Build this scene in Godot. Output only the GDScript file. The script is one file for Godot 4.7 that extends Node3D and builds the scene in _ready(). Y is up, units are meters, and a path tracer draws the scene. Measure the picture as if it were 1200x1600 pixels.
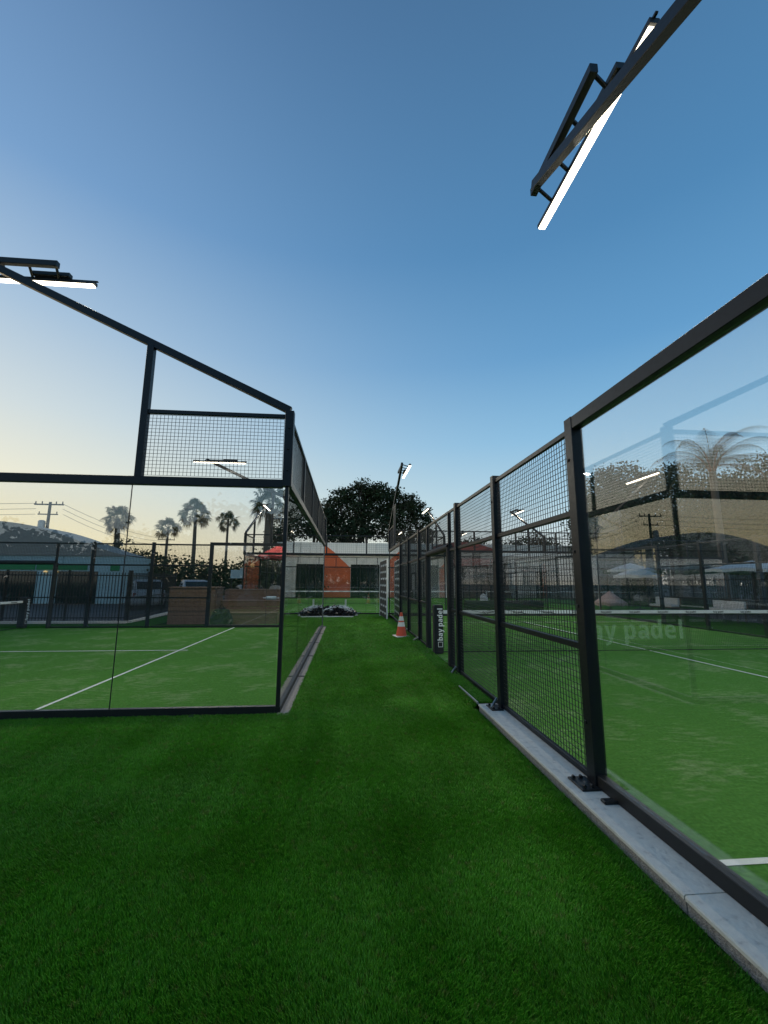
extends Node3D
# A turf path between padel courts at dusk. Helpers take depth (metres in front of the camera's start line) and turn it into -z.

var rng := RandomNumberGenerator.new()
var meshes := {}
var used_names := {}
var M := {}
const LAMP := 16.0

# ------------------------------------------------------------------ helpers
func V(x: float, y: float, d: float) -> Vector3:
	return Vector3(x, y, -d)

func lin(r: float, g: float, b: float, a := 1.0) -> Color:
	var c := Color(r, g, b).linear_to_srgb()
	c.a = a
	return c

func mat(key: String, c: Color, rough := 0.6, metal := 0.0) -> StandardMaterial3D:
	var m := StandardMaterial3D.new()
	m.resource_name = key
	m.albedo_color = c
	m.roughness = rough
	m.metallic = metal
	M[key] = m
	return m

func numbered(called: String) -> String:
	if not used_names.has(called):
		used_names[called] = 0
		return called
	used_names[called] += 1
	return "%s_%03d" % [called, used_names[called]]

func thing(called: String, label: String, category: String, at := Vector3.ZERO, turn := 0.0, group := "") -> Node3D:
	var o := Node3D.new()
	o.name = numbered(called)
	add_child(o)
	o.position = at
	o.rotation.y = turn
	o.set_meta("label", label)
	o.set_meta("category", category)
	if group != "":
		o.set_meta("group", group)
	return o

func part(called: String, mesh: Mesh, m: Material, parent: Node3D, t := Transform3D.IDENTITY) -> MeshInstance3D:
	var o := MeshInstance3D.new()
	o.name = called
	o.mesh = mesh
	o.material_override = m
	parent.add_child(o, true)
	o.transform = t
	return o

func structure(called: String, mesh: Mesh, m: Material, t := Transform3D.IDENTITY) -> MeshInstance3D:
	var o := part(numbered(called), mesh, m, self, t)
	o.set_meta("kind", "structure")
	return o

func array_mesh(v: PackedVector3Array, idx := PackedInt32Array(), col := PackedColorArray(), uv := PackedVector2Array(), nor := PackedVector3Array()) -> ArrayMesh:
	var a := []
	a.resize(Mesh.ARRAY_MAX)
	a[Mesh.ARRAY_VERTEX] = v
	if idx.size():
		a[Mesh.ARRAY_INDEX] = idx
	if col.size():
		a[Mesh.ARRAY_COLOR] = col
	if uv.size():
		a[Mesh.ARRAY_TEX_UV] = uv
	if nor.size():
		a[Mesh.ARRAY_NORMAL] = nor
	var m := ArrayMesh.new()
	m.add_surface_from_arrays(Mesh.PRIMITIVE_TRIANGLES, a)
	return m

# a beam along z, centred, with chamfered long edges
func beam_mesh(w: float, h: float, l: float, c := 0.004) -> ArrayMesh:
	var key := "b%.4f_%.4f_%.4f_%.4f" % [w, h, l, c]
	if meshes.has(key):
		return meshes[key]
	c = minf(c, minf(w, h) * 0.3)
	var x := w / 2
	var y := h / 2
	var p := [Vector2(x, y - c), Vector2(x - c, y), Vector2(-x + c, y), Vector2(-x, y - c), Vector2(-x, -y + c), Vector2(-x + c, -y), Vector2(x - c, -y), Vector2(x, -y + c)]
	var v := PackedVector3Array()
	for i in 8:
		var a: Vector2 = p[i]
		var b: Vector2 = p[(i + 1) % 8]
		var q := [Vector3(a.x, a.y, -l / 2), Vector3(b.x, b.y, -l / 2), Vector3(b.x, b.y, l / 2), Vector3(a.x, a.y, l / 2)]
		v.append_array([q[0], q[1], q[2], q[0], q[2], q[3]])
	for s in [-1.0, 1.0]:
		for i in range(1, 7):
			var t := [p[0], p[i], p[i + 1]] if s < 0 else [p[0], p[i + 1], p[i]]
			for u in t:
				v.append(Vector3(u.x, u.y, s * l / 2))
	meshes[key] = array_mesh(v)
	return meshes[key]

# a beam from a to b; w across, h along the up hint
func bar(called: String, parent: Node3D, m: Material, a: Vector3, b: Vector3, w: float, h: float, up := Vector3.UP, c := 0.004) -> MeshInstance3D:
	var z := (b - a).normalized()
	if absf(z.dot(up)) > 0.99:
		up = Vector3.FORWARD if absf(z.z) < 0.9 else Vector3.RIGHT
	var x := up.cross(z).normalized()
	var y := z.cross(x)
	return part(called, beam_mesh(w, h, a.distance_to(b), c), m, parent, Transform3D(Basis(x, y, z), (a + b) / 2))

# an upright or level box: size x, y, z
func block(called: String, parent: Node3D, m: Material, at: Vector3, size: Vector3, turn := 0.0, c := 0.006) -> MeshInstance3D:
	return part(called, beam_mesh(size.x, size.y, size.z, c), m, parent, Transform3D(Basis(Vector3.UP, turn), at))

func sblock(called: String, m: Material, at: Vector3, size: Vector3, turn := 0.0) -> MeshInstance3D:
	var o := block(numbered(called), self, m, at, size, turn)
	o.set_meta("kind", "structure")
	return o

func tube_arrays(points: Array, radii: Array, sides: int, v: PackedVector3Array, idx: PackedInt32Array, nor: PackedVector3Array) -> void:
	var base := v.size()
	var n := points.size()
	var side := Vector3.ZERO
	for i in n:
		var dir: Vector3 = (points[mini(i + 1, n - 1)] - points[maxi(i - 1, 0)]).normalized()
		if side == Vector3.ZERO:
			side = dir.cross(Vector3.FORWARD if absf(dir.z) < 0.8 else Vector3.RIGHT).normalized()
		else:
			side = (side - dir * side.dot(dir)).normalized()
		var other := dir.cross(side)
		for k in sides:
			var a := TAU * k / sides
			var r := side * cos(a) + other * sin(a)
			v.append(points[i] + r * radii[i])
			nor.append(r)
	for i in n - 1:
		for k in sides:
			var a := base + i * sides + k
			var b := base + i * sides + (k + 1) % sides
			idx.append_array([a, a + sides, b, b, a + sides, b + sides])

func tube(points: Array, radii: Array, sides := 8) -> ArrayMesh:
	var v := PackedVector3Array()
	var idx := PackedInt32Array()
	var nor := PackedVector3Array()
	tube_arrays(points, radii, sides, v, idx, nor)
	return array_mesh(v, idx, PackedColorArray(), PackedVector2Array(), nor)

# a body of revolution round y from [radius, height] pairs
func lathe(profile: Array, sides := 20) -> ArrayMesh:
	var st := SurfaceTool.new()
	st.begin(Mesh.PRIMITIVE_TRIANGLES)
	st.set_smooth_group(-1)
	for i in profile.size() - 1:
		var a: Array = profile[i]
		var b: Array = profile[i + 1]
		for k in sides:
			var p := TAU * k / sides
			var q := TAU * (k + 1) / sides
			var c := [Vector3(a[0] * cos(p), a[1], a[0] * sin(p)), Vector3(a[0] * cos(q), a[1], a[0] * sin(q)), Vector3(b[0] * cos(q), b[1], b[0] * sin(q)), Vector3(b[0] * cos(p), b[1], b[0] * sin(p))]
			for j in [0, 1, 2, 0, 2, 3]:
				st.add_vertex(c[j])
	st.generate_normals()
	return st.commit()

# welded wire mesh in the local x (width) and y (height) plane, centred
func wire_mesh(w: float, h: float, cell: float, th: float) -> ArrayMesh:
	var key := "w%.3f_%.3f_%.3f_%.4f" % [w, h, cell, th]
	if meshes.has(key):
		return meshes[key]
	var v := PackedVector3Array()
	var idx := PackedInt32Array()
	var r := th / 2
	var nx := int(round(w / cell))
	var ny := int(round(h / cell))
	for i in nx + 1:
		var x := -w / 2 + w * i / nx
		var b := v.size()
		for y in [-h / 2, h / 2]:
			v.append_array([Vector3(x - r, y, -r), Vector3(x + r, y, -r), Vector3(x + r, y, r), Vector3(x - r, y, r)])
		for k in 4:
			idx.append_array([b + k, b + k + 4, b + (k + 1) % 4, b + (k + 1) % 4, b + k + 4, b + (k + 1) % 4 + 4])
	for i in ny + 1:
		var y := -h / 2 + h * i / ny
		var b := v.size()
		for x in [-w / 2, w / 2]:
			v.append_array([Vector3(x, y - r, r * 0.4), Vector3(x, y + r, r * 0.4), Vector3(x, y + r, r * 2.4), Vector3(x, y - r, r * 2.4)])
		for k in 4:
			idx.append_array([b + k, b + k + 4, b + (k + 1) % 4, b + (k + 1) % 4, b + k + 4, b + (k + 1) % 4 + 4])
	# unshared corners for flat faces
	var f := PackedVector3Array()
	for i in idx:
		f.append(v[i])
	meshes[key] = array_mesh(f)
	return meshes[key]

func sheet(corners: Array) -> ArrayMesh:
	var v := PackedVector3Array()
	var n := PackedVector3Array()
	for i in range(0, corners.size(), 4):
		for j in [0, 1, 2, 0, 2, 3]:
			v.append(corners[i + j])
			n.append(Vector3.UP)
	return array_mesh(v, PackedInt32Array(), PackedColorArray(), PackedVector2Array(), n)

func flat_sheet(x0: float, x1: float, d0: float, d1: float, y: float) -> ArrayMesh:
	return sheet([V(x0, y, d0), V(x0, y, d1), V(x1, y, d1), V(x1, y, d0)])

func lettering(text: String, height: float, depth := 0.003) -> TextMesh:
	var key := "t%s%.4f" % [text, height]
	if meshes.has(key):
		return meshes[key]
	var f := SystemFont.new()
	f.font_names = PackedStringArray(["Droid Sans"])
	f.font_weight = 700
	var t := TextMesh.new()
	t.text = text
	t.font = f
	t.font_size = 48
	t.pixel_size = height / 48.0
	t.depth = depth
	t.curve_step = 2.0
	meshes[key] = t
	return t

func noise_tex(seed_: int, freq: float, ramp: Array, size := 512, octaves := 4) -> NoiseTexture2D:
	var n := FastNoiseLite.new()
	n.seed = seed_
	n.frequency = freq
	n.fractal_octaves = octaves
	var t := NoiseTexture2D.new()
	t.noise = n
	t.width = size
	t.height = size
	t.seamless = true
	if ramp.size():
		var g := Gradient.new()
		g.offsets = PackedFloat32Array()
		var o := PackedFloat32Array()
		var c := PackedColorArray()
		for i in ramp.size():
			o.append(float(i) / (ramp.size() - 1))
			c.append(ramp[i])
		g.offsets = o
		g.colors = c
		t.color_ramp = g
	return t

func seamless_bytes(seed_: int, freq: float, size: int, octaves := 3) -> PackedByteArray:
	var n := FastNoiseLite.new()
	n.seed = seed_
	n.frequency = freq
	n.fractal_octaves = octaves
	var im := n.get_seamless_image(size, size)
	im.convert(Image.FORMAT_L8)
	return im.get_data()

func triplanar(m: StandardMaterial3D, metres: float) -> void:
	m.uv1_triplanar = true
	m.uv1_world_triplanar = true
	m.uv1_scale = Vector3.ONE / metres

# ------------------------------------------------------------------ materials
func make_materials() -> void:
	var steel := mat("powder coated steel", lin(0.007, 0.0095, 0.013), 0.5)
	steel.metallic_specular = 0.4
	steel.roughness_texture = noise_tex(3, 0.03, [Color(0.75, 0.75, 0.75), Color(1, 1, 1)])
	triplanar(steel, 0.7)
	mat("black steel", lin(0.008, 0.009, 0.010), 0.5)
	mat("galvanised steel", lin(0.33, 0.36, 0.37), 0.45, 0.6)
	mat("wire", lin(0.012, 0.013, 0.014), 0.55)
	mat("black padding", lin(0.010, 0.011, 0.013), 0.7)
	mat("white print", lin(0.75, 0.76, 0.76), 0.7)
	mat("black print", lin(0.02, 0.02, 0.02), 0.7)
	mat("white tape", lin(0.72, 0.74, 0.74), 0.7)
	mat("white line", lin(0.68, 0.72, 0.68), 0.9)
	var st := mat("net lettering", lin(0.42, 0.62, 0.40, 0.26), 0.8)
	st.transparency = BaseMaterial3D.TRANSPARENCY_ALPHA
	var glass := mat("glass", Color(lin(0.02, 0.07, 0.05), 0.018), 0.0)
	glass.transparency = BaseMaterial3D.TRANSPARENCY_ALPHA
	var lamp := mat("lamp glow", Color(1, 1, 1), 0.5)
	lamp.emission_enabled = true
	lamp.emission = Color(1.0, 0.95, 0.84)
	lamp.emission_energy_multiplier = 6.0
	var warm := mat("warm glow", Color(1, 0.9, 0.7), 0.5)
	warm.emission_enabled = true
	warm.emission = Color(1.0, 0.80, 0.45)
	warm.emission_energy_multiplier = 0.6

	var con := mat("concrete", Color(1, 1, 1), 0.85)
	con.albedo_texture = noise_tex(11, 0.012, [lin(0.44, 0.40, 0.35), lin(0.66, 0.61, 0.54), lin(0.70, 0.65, 0.57), lin(0.72, 0.67, 0.59), lin(0.76, 0.71, 0.63)], 1024, 6)
	con.heightmap_enabled = true
	con.heightmap_texture = noise_tex(12, 0.06, [], 512, 4)
	con.heightmap_scale = 0.25
	triplanar(con, 1.1)
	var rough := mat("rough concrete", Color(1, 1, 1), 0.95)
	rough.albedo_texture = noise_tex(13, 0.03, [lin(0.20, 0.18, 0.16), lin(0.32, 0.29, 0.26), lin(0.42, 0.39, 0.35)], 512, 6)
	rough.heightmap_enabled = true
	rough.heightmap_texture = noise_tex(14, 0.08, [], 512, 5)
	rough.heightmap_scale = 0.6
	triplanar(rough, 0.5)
	var asphalt := mat("asphalt", Color(1, 1, 1), 0.95)
	asphalt.albedo_texture = noise_tex(15, 0.02, [lin(0.03, 0.03, 0.032), lin(0.055, 0.055, 0.055), lin(0.08, 0.078, 0.075)], 512, 5)
	triplanar(asphalt, 6.0)

	# sand-filled court turf: green pile with pale swept sand in streaks
	var s := 1024
	var a := seamless_bytes(21, 0.006, s, 4)
	var b := seamless_bytes(22, 0.03, s, 4)
	var c := seamless_bytes(23, 0.2, s, 2)
	var out := PackedByteArray()
	out.resize(s * s * 3)
	for y in s:
		for x in s:
			var i := y * s + x
			var streak := b[((y * 3) % s) * s + x] / 255.0
			var patch := a[i] / 255.0
			var grain := c[i] / 255.0
			var sand := clampf((patch * 0.65 + streak * 0.55 - 0.62) * 2.8, 0.0, 1.0) * (0.35 + 0.65 * grain)
			var tone := 0.60 + 0.65 * grain + 0.25 * (streak - 0.5)
			var col := Color(0.078 * tone, 0.205 * tone, 0.044 * tone).lerp(Color(0.32, 0.37, 0.23), sand * 0.55).linear_to_srgb()
			out[i * 3] = int(clampf(col.r, 0, 1) * 255)
			out[i * 3 + 1] = int(clampf(col.g, 0, 1) * 255)
			out[i * 3 + 2] = int(clampf(col.b, 0, 1) * 255)
	var court := mat("court turf", Color(1, 1, 1), 1.0)
	court.albedo_texture = ImageTexture.create_from_image(Image.create_from_data(s, s, false, Image.FORMAT_RGB8, out))
	court.heightmap_enabled = true
	court.heightmap_texture = noise_tex(24, 0.25, [], 512, 3)
	court.heightmap_scale = 1.2
	court.specular_mode = BaseMaterial3D.SPECULAR_DISABLED
	triplanar(court, 7.0)
	var turf := mat("turf", Color(1, 1, 1), 1.0)
	turf.albedo_texture = noise_tex(25, 0.12, [lin(0.012, 0.050, 0.008), lin(0.026, 0.100, 0.013), lin(0.045, 0.145, 0.022)], 1024, 5)
	turf.heightmap_enabled = true
	turf.heightmap_texture = noise_tex(26, 0.25, [], 512, 3)
	turf.heightmap_scale = 2.5
	turf.specular_mode = BaseMaterial3D.SPECULAR_DISABLED
	triplanar(turf, 2.3)
	var backing := mat("turf backing", Color(1, 1, 1), 1.0)
	backing.albedo_texture = noise_tex(27, 0.2, [lin(0.012, 0.032, 0.007), lin(0.018, 0.05, 0.009), lin(0.028, 0.075, 0.013)], 512, 4)
	backing.specular_mode = BaseMaterial3D.SPECULAR_DISABLED
	triplanar(backing, 0.9)
	var blade := mat("turf blade", Color(1, 1, 1), 0.42)
	blade.vertex_color_use_as_albedo = true
	blade.metallic_specular = 0.4
	blade.backlight_enabled = true
	blade.backlight = Color(0.25, 0.4, 0.15)
	var leaf := mat("leaf", Color(1, 1, 1), 0.7)
	leaf.vertex_color_use_as_albedo = true
	leaf.metallic_specular = 0.3
	leaf.backlight_enabled = true
	leaf.backlight = Color(0.2, 0.25, 0.1)
	var bark := mat("bark", Color(1, 1, 1), 0.95)
	bark.albedo_texture = noise_tex(31, 0.04, [lin(0.04, 0.032, 0.025), lin(0.10, 0.08, 0.06), lin(0.15, 0.125, 0.10)])
	triplanar(bark, 1.5)
	mat("palm bark", lin(0.16, 0.125, 0.095), 0.95)
	mat("wooden pole", lin(0.07, 0.055, 0.045), 0.9)
	var timber := mat("timber", Color(1, 1, 1), 0.8)
	timber.albedo_texture = noise_tex(33, 0.02, [lin(0.11, 0.066, 0.043), lin(0.18, 0.114, 0.078), lin(0.25, 0.165, 0.115)], 512, 5)
	timber.uv1_triplanar = true
	timber.uv1_world_triplanar = true
	timber.uv1_scale = Vector3(0.4, 5.0, 0.4)
	var render := mat("grey render", Color(1, 1, 1), 0.9)
	render.albedo_texture = noise_tex(35, 0.01, [lin(0.58, 0.55, 0.50), lin(0.68, 0.65, 0.59), lin(0.74, 0.71, 0.65)], 512, 5)
	triplanar(render, 5.0)
	mat("fascia panel", lin(0.76, 0.73, 0.67), 0.7)
	mat("orange paint", lin(0.62, 0.13, 0.045), 0.8)
	mat("maroon paint", lin(0.22, 0.055, 0.05), 0.8)
	mat("brown paint", lin(0.12, 0.08, 0.068), 0.8)
	var dark := mat("dark window", lin(0.012, 0.022, 0.020), 0.06)
	dark.metallic_specular = 0.5
	mat("pale blue cladding", lin(0.34, 0.46, 0.47), 0.7)
	mat("roof sheet", lin(0.26, 0.24, 0.21), 0.7)
	mat("green paint", lin(0.01, 0.19, 0.055), 0.6)
	mat("cone orange", lin(0.62, 0.075, 0.03), 0.55)
	mat("cone band", lin(0.7, 0.7, 0.68), 0.4)
	mat("black plastic", lin(0.012, 0.012, 0.013), 0.35)
	mat("white plastic", lin(0.62, 0.64, 0.64), 0.5)
	mat("roll backing", lin(0.012, 0.022, 0.022), 0.8)
	mat("canvas white", lin(0.55, 0.58, 0.58), 0.85)
	mat("canvas red", lin(0.30, 0.03, 0.03), 0.85)
	mat("car white", lin(0.55, 0.57, 0.58), 0.3)
	mat("car silver", lin(0.30, 0.31, 0.32), 0.3, 0.4)
	mat("car grey", lin(0.08, 0.085, 0.09), 0.3, 0.2)
	mat("tyre", lin(0.015, 0.015, 0.015), 0.8)
	mat("rim", lin(0.35, 0.35, 0.36), 0.35, 0.8)
	mat("pale sign", lin(0.48, 0.58, 0.60), 0.6)
	mat("cushion", lin(0.50, 0.50, 0.48), 0.9)
	mat("petiole_glow", lin(0.34, 0.12, 0.06), 0.8)  # orange glow on the palm's petioles, put into their colour
	mat("pink canvas", lin(0.50, 0.34, 0.30), 0.85)

# ------------------------------------------------------------------ camera and light
func sky_color(el: float, az: float) -> Color:
	var e := [0.0, 4.0, 10.0, 18.0, 28.0, 40.0, 60.0, 90.0]
	var sun := [Color8(255, 218, 136), Color8(255, 235, 172), Color8(247, 240, 212), Color8(217, 225, 224), Color8(176, 200, 222), Color8(124, 163, 206), Color8(88, 124, 167), Color8(66, 98, 140)]
	var away := [Color8(226, 228, 222), Color8(214, 227, 230), Color8(174, 211, 230), Color8(134, 187, 223), Color8(98, 156, 203), Color8(80, 135, 182), Color8(72, 114, 155), Color8(64, 98, 138)]
	var i := 0
	while i < 6 and el > e[i + 1]:
		i += 1
	var t := clampf((el - e[i]) / (e[i + 1] - e[i]), 0, 1)
	var w := pow((1.0 + cos(az + deg_to_rad(58.0))) / 2.0, 4.6)
	var c: Color = sun[i].srgb_to_linear().lerp(sun[i + 1].srgb_to_linear(), t)
	var d: Color = away[i].srgb_to_linear().lerp(away[i + 1].srgb_to_linear(), t)
	return d.lerp(c, w)

func make_view() -> void:
	var cam := Camera3D.new()
	cam.name = "camera"
	add_child(cam)
	var yaw := deg_to_rad(5.006)
	var pitch := deg_to_rad(9.278)
	var roll := deg_to_rad(0.3024)
	var fw := Vector3(sin(yaw) * cos(pitch), sin(pitch), -cos(yaw) * cos(pitch))
	var rt := Vector3(cos(yaw), 0, sin(yaw))
	var up := rt.cross(fw).normalized()
	cam.transform = Transform3D(Basis(rt * cos(roll) + up * sin(roll), up * cos(roll) - rt * sin(roll), -fw), Vector3(0, 1.636, 0))
	cam.fov = rad_to_deg(2 * atan(800.0 / 661.2))
	cam.near = 0.05
	cam.far = 900.0
	cam.current = true

	var h := 256
	var im := Image.create(2 * h, h, false, Image.FORMAT_RGBF)
	for y in h:
		var el := 90.0 - (y + 0.5) / h * 180.0
		for x in 2 * h:
			var az := (x + 0.5) / (2 * h) * TAU
			im.set_pixel(x, y, sky_color(maxf(el, 0.0), az))
	var pano := PanoramaSkyMaterial.new()
	pano.panorama = ImageTexture.create_from_image(im)
	var sky := Sky.new()
	sky.sky_material = pano
	var env := Environment.new()
	env.background_mode = Environment.BG_SKY
	env.sky = sky
	env.tonemap_mode = Environment.TONE_MAPPER_LINEAR
	env.tonemap_exposure = 1.0
	env.sdfgi_enabled = true
	env.ssao_enabled = true
	env.ssil_enabled = true
	var we := WorldEnvironment.new()
	we.name = "world_environment"
	we.environment = env
	add_child(we)

	var sun := DirectionalLight3D.new()
	sun.name = "sun"
	add_child(sun)
	var az := deg_to_rad(-58.0)
	var to_sun := Vector3(sin(az), tan(deg_to_rad(5.0)), -cos(az)).normalized()
	sun.look_at_from_position(Vector3.ZERO, -to_sun)
	sun.light_color = Color(1.0, 0.72, 0.45)
	sun.light_energy = 0.06
	sun.light_angular_distance = 12.0
	sun.shadow_enabled = true

# ------------------------------------------------------------------ courts
# Court axes: origin at its centre on the slab, long side along local z (20 m), width along local x (10 m).
func side_point(s: float, e: float, t: float, y: float, inward := 0.0) -> Vector3:
	return Vector3(s * (5.0 - inward), y, e * (10.0 - t))

func glass_pane(parent: Node3D, centre: Vector3, along_x: bool, w: float, h: float) -> void:
	var size := Vector3(w, h, 0.012) if along_x else Vector3(0.012, h, w)
	var key := "g%s" % size
	if not meshes.has(key):
		# pane doubled into two plies, added to strengthen its reflections
		var st := SurfaceTool.new()
		var off := Vector3(0, 0, 0.0035) if along_x else Vector3(0.0035, 0, 0)
		for k in [-1.0, 1.0]:
			var b := BoxMesh.new()
			b.size = size - off.abs() * 2.0
			st.append_from(b, 0, Transform3D(Basis.IDENTITY, off * k))
		meshes[key] = st.commit()
	part("glass_pane", meshes[key], M["glass"], parent, Transform3D(Basis.IDENTITY, centre))

func mesh_panel(parent: Node3D, centre: Vector3, along_x: bool, w: float, h: float, cell := 0.05) -> void:
	part("mesh_panel", wire_mesh(w, h, cell, 0.0045), M["wire"], parent, Transform3D(Basis.IDENTITY if along_x else Basis(Vector3.UP, PI / 2), centre))

func make_cage(label: String, at: Vector3, turn: float, fine: bool) -> Node3D:
	var c := thing("court_cage", label, "padel court", at, turn, "padel court cages")
	var steel: Material = M["powder coated steel"]
	var black: Material = M["black steel"]
	var cell := 0.05 if fine else 0.1
	for e in [-1.0, 1.0]:
		# end wall: five panes of glass, one metre of wire above
		var z: float = e * 10.0
		bar("base_beam", c, black, Vector3(-5.03, 0.04, z), Vector3(5.03, 0.04, z), 0.07, 0.08)
		bar("top_beam", c, steel, Vector3(-4.93, 2.94, z), Vector3(4.93, 2.94, z), 0.09, 0.10)
		bar("top_rail", c, steel, Vector3(-4.93, 3.88, z), Vector3(4.93, 3.88, z), 0.05, 0.05)
		for k in 5:
			var x := -4.0 + 2.0 * k
			glass_pane(c, Vector3(x, 1.485, z), true, 1.985, 2.81)
			mesh_panel(c, Vector3(x, 3.42, z), true, 1.9, 0.84, cell)
			if k < 4:
				bar("post", c, steel, Vector3(x + 1.0, 2.99, z), Vector3(x + 1.0, 3.855, z), 0.06, 0.06)
				bar("glass_joint", c, black, Vector3(x + 1.0, 0.08, z), Vector3(x + 1.0, 2.89, z), 0.007, 0.012, Vector3.UP, 0.001)
			if fine:
				block("foot_clip", c, black, Vector3(x + 1.0, 0.012, z + e * 0.08), Vector3(0.05, 0.022, 0.11))
		for s in [-1.0, 1.0]:
			# corner: slim upright beside the glass, heavy post above it
			bar("corner_post", c, black, Vector3(s * 5.0, 0.08, z), Vector3(s * 5.0, 2.885, z), 0.05, 0.05)
			bar("corner_post", c, steel, Vector3(s * 5.0, 2.885, z), Vector3(s * 5.0, 3.95, z), 0.12, 0.12)
			if fine:
				bar("edge_trim", c, M["galvanised steel"], Vector3(s * 4.955, 0.09, z), Vector3(s * 4.955, 2.88, z), 0.014, 0.02)
				for y in [3.1, 3.4, 3.7]:
					block("bolt", c, black, Vector3(s * 5.0, y, z), Vector3(0.15, 0.02, 0.02))
	for s in [-1.0, 1.0]:
		for e in [-1.0, 1.0]:
			# two bays of glass from each corner
			bar("base_beam", c, black, side_point(s, e, 0.03, 0.045), side_point(s, e, 3.98, 0.045), 0.07, 0.09)
			bar("top_beam", c, steel, side_point(s, e, 0.06, 2.92), side_point(s, e, 3.95, 2.92), 0.09, 0.11)
			glass_pane(c, side_point(s, e, 1.02, 1.475), false, 1.94, 2.77)
			glass_pane(c, side_point(s, e, 2.98, 1.475), false, 1.94, 2.77)
			bar("top_rail", c, steel, side_point(s, e, 0.06, 3.88), side_point(s, e, 1.95, 3.88), 0.05, 0.055)
			mesh_panel(c, side_point(s, e, 1.0, 3.42), false, 1.85, 0.84, cell)
			bar("glass_joint", c, black, side_point(s, e, 2.0, 0.09), side_point(s, e, 2.0, 2.86), 0.007, 0.012, Vector3.UP, 0.001)
			if fine:
				for t in [1.0, 3.72]:
					block("foot_clip", c, black, side_point(s, e, t, 0.012, -0.08), Vector3(0.11, 0.022, 0.05))
			# mesh bays; two on each half, then the narrow bay beside the gate
			var stops := [4.0, 6.0, 8.0]
			for t in stops:
				bar("post", c, steel, side_point(s, e, t, 0.0), side_point(s, e, t, 2.95 if t > 4.0 else 2.975), 0.10, 0.12 if t == 4.0 else 0.10, Vector3(0, 0, 1))
				block("base_plate", c, black, side_point(s, e, t, 0.008, -0.11), Vector3(0.15, 0.014, 0.22))
				if fine:
					for y in [0.45, 1.35, 1.8, 2.6]:
						block("bolt", c, black, side_point(s, e, t + 0.02, y, -0.054), Vector3(0.012, 0.024, 0.024))
					for q in [-0.08, 0.08]:
						for u in [-0.15, -0.09]:
							block("bolt", c, black, side_point(s, e, t + q, 0.025, u), Vector3(0.022, 0.025, 0.022))
			var bays := [[4.06, 5.95], [6.05, 7.95], [8.05, 9.2]]
			if e * s < 0:
				bays[2] = [8.05, 8.55]
			else:
				bays[2] = [8.05, 9.2]
			for b in bays:
				var lo: float = b[0]
				var hi: float = b[1]
				for y in [0.03, 1.02, 2.14, 2.88]:
					bar("rail", c, steel, side_point(s, e, lo, y), side_point(s, e, hi, y), 0.04, 0.05)
				for y in [[0.06, 0.99], [1.05, 2.11], [2.17, 2.85]]:
					mesh_panel(c, side_point(s, e, (lo + hi) / 2, (y[0] + y[1]) / 2), false, hi - lo, y[1] - y[0], cell)
			if fine:
				# little galvanised knee braces at the foot of the mesh posts
				for t in [6.0, 8.0]:
					bar("foot_brace", c, M["galvanised steel"], side_point(s, e, t + 0.06, 0.10, -0.06), side_point(s, e, t - 0.04, 0.02, -0.17), 0.02, 0.03)
		# the gate by the net: padded jambs and lintel, wire above
		var ga := side_point(s, 1.0, 9.2, 0.0)
		var gb := side_point(s, -1.0, 8.6, 0.0)
		if s < 0:
			ga = side_point(s, 1.0, 8.6, 0.0)
			gb = side_point(s, -1.0, 9.2, 0.0)
		for g in [ga, gb]:
			part("gate_jamb", tube([g, g + Vector3(0, 2.2, 0)], [0.07, 0.07], 12), M["black padding"], c)
			bar("post", c, steel, g + Vector3(0, 2.2, 0), g + Vector3(0, 2.86, 0), 0.06, 0.06)
		part("gate_lintel", tube([ga + Vector3(0, 2.2, 0), gb + Vector3(0, 2.2, 0)], [0.07, 0.07], 12), M["black padding"], c)
		bar("rail", c, steel, ga + Vector3(0, 2.88, 0), gb + Vector3(0, 2.88, 0), 0.04, 0.05)
		mesh_panel(c, (ga + gb) / 2 + Vector3(0, 2.56, 0), false, absf(ga.z - gb.z) - 0.06, 0.56, cell)
	return c

func make_floor(at: Vector3, turn: float) -> void:
	var f := structure("court_turf", flat_sheet(-5.0, 5.0, -10.0, 10.0, 0.0), M["court turf"], Transform3D(Basis(Vector3.UP, turn), at))
	for e in [-1.0, 1.0]:
		part("service_line", flat_sheet(-4.96, 4.96, e * 6.95 - 0.025, e * 6.95 + 0.025, 0.004), M["white line"], f)
		part("centre_line", flat_sheet(-0.025, 0.025, minf(e * 0.02, e * 7.15), maxf(e * 0.02, e * 7.15), 0.008), M["white line"], f)

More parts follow.
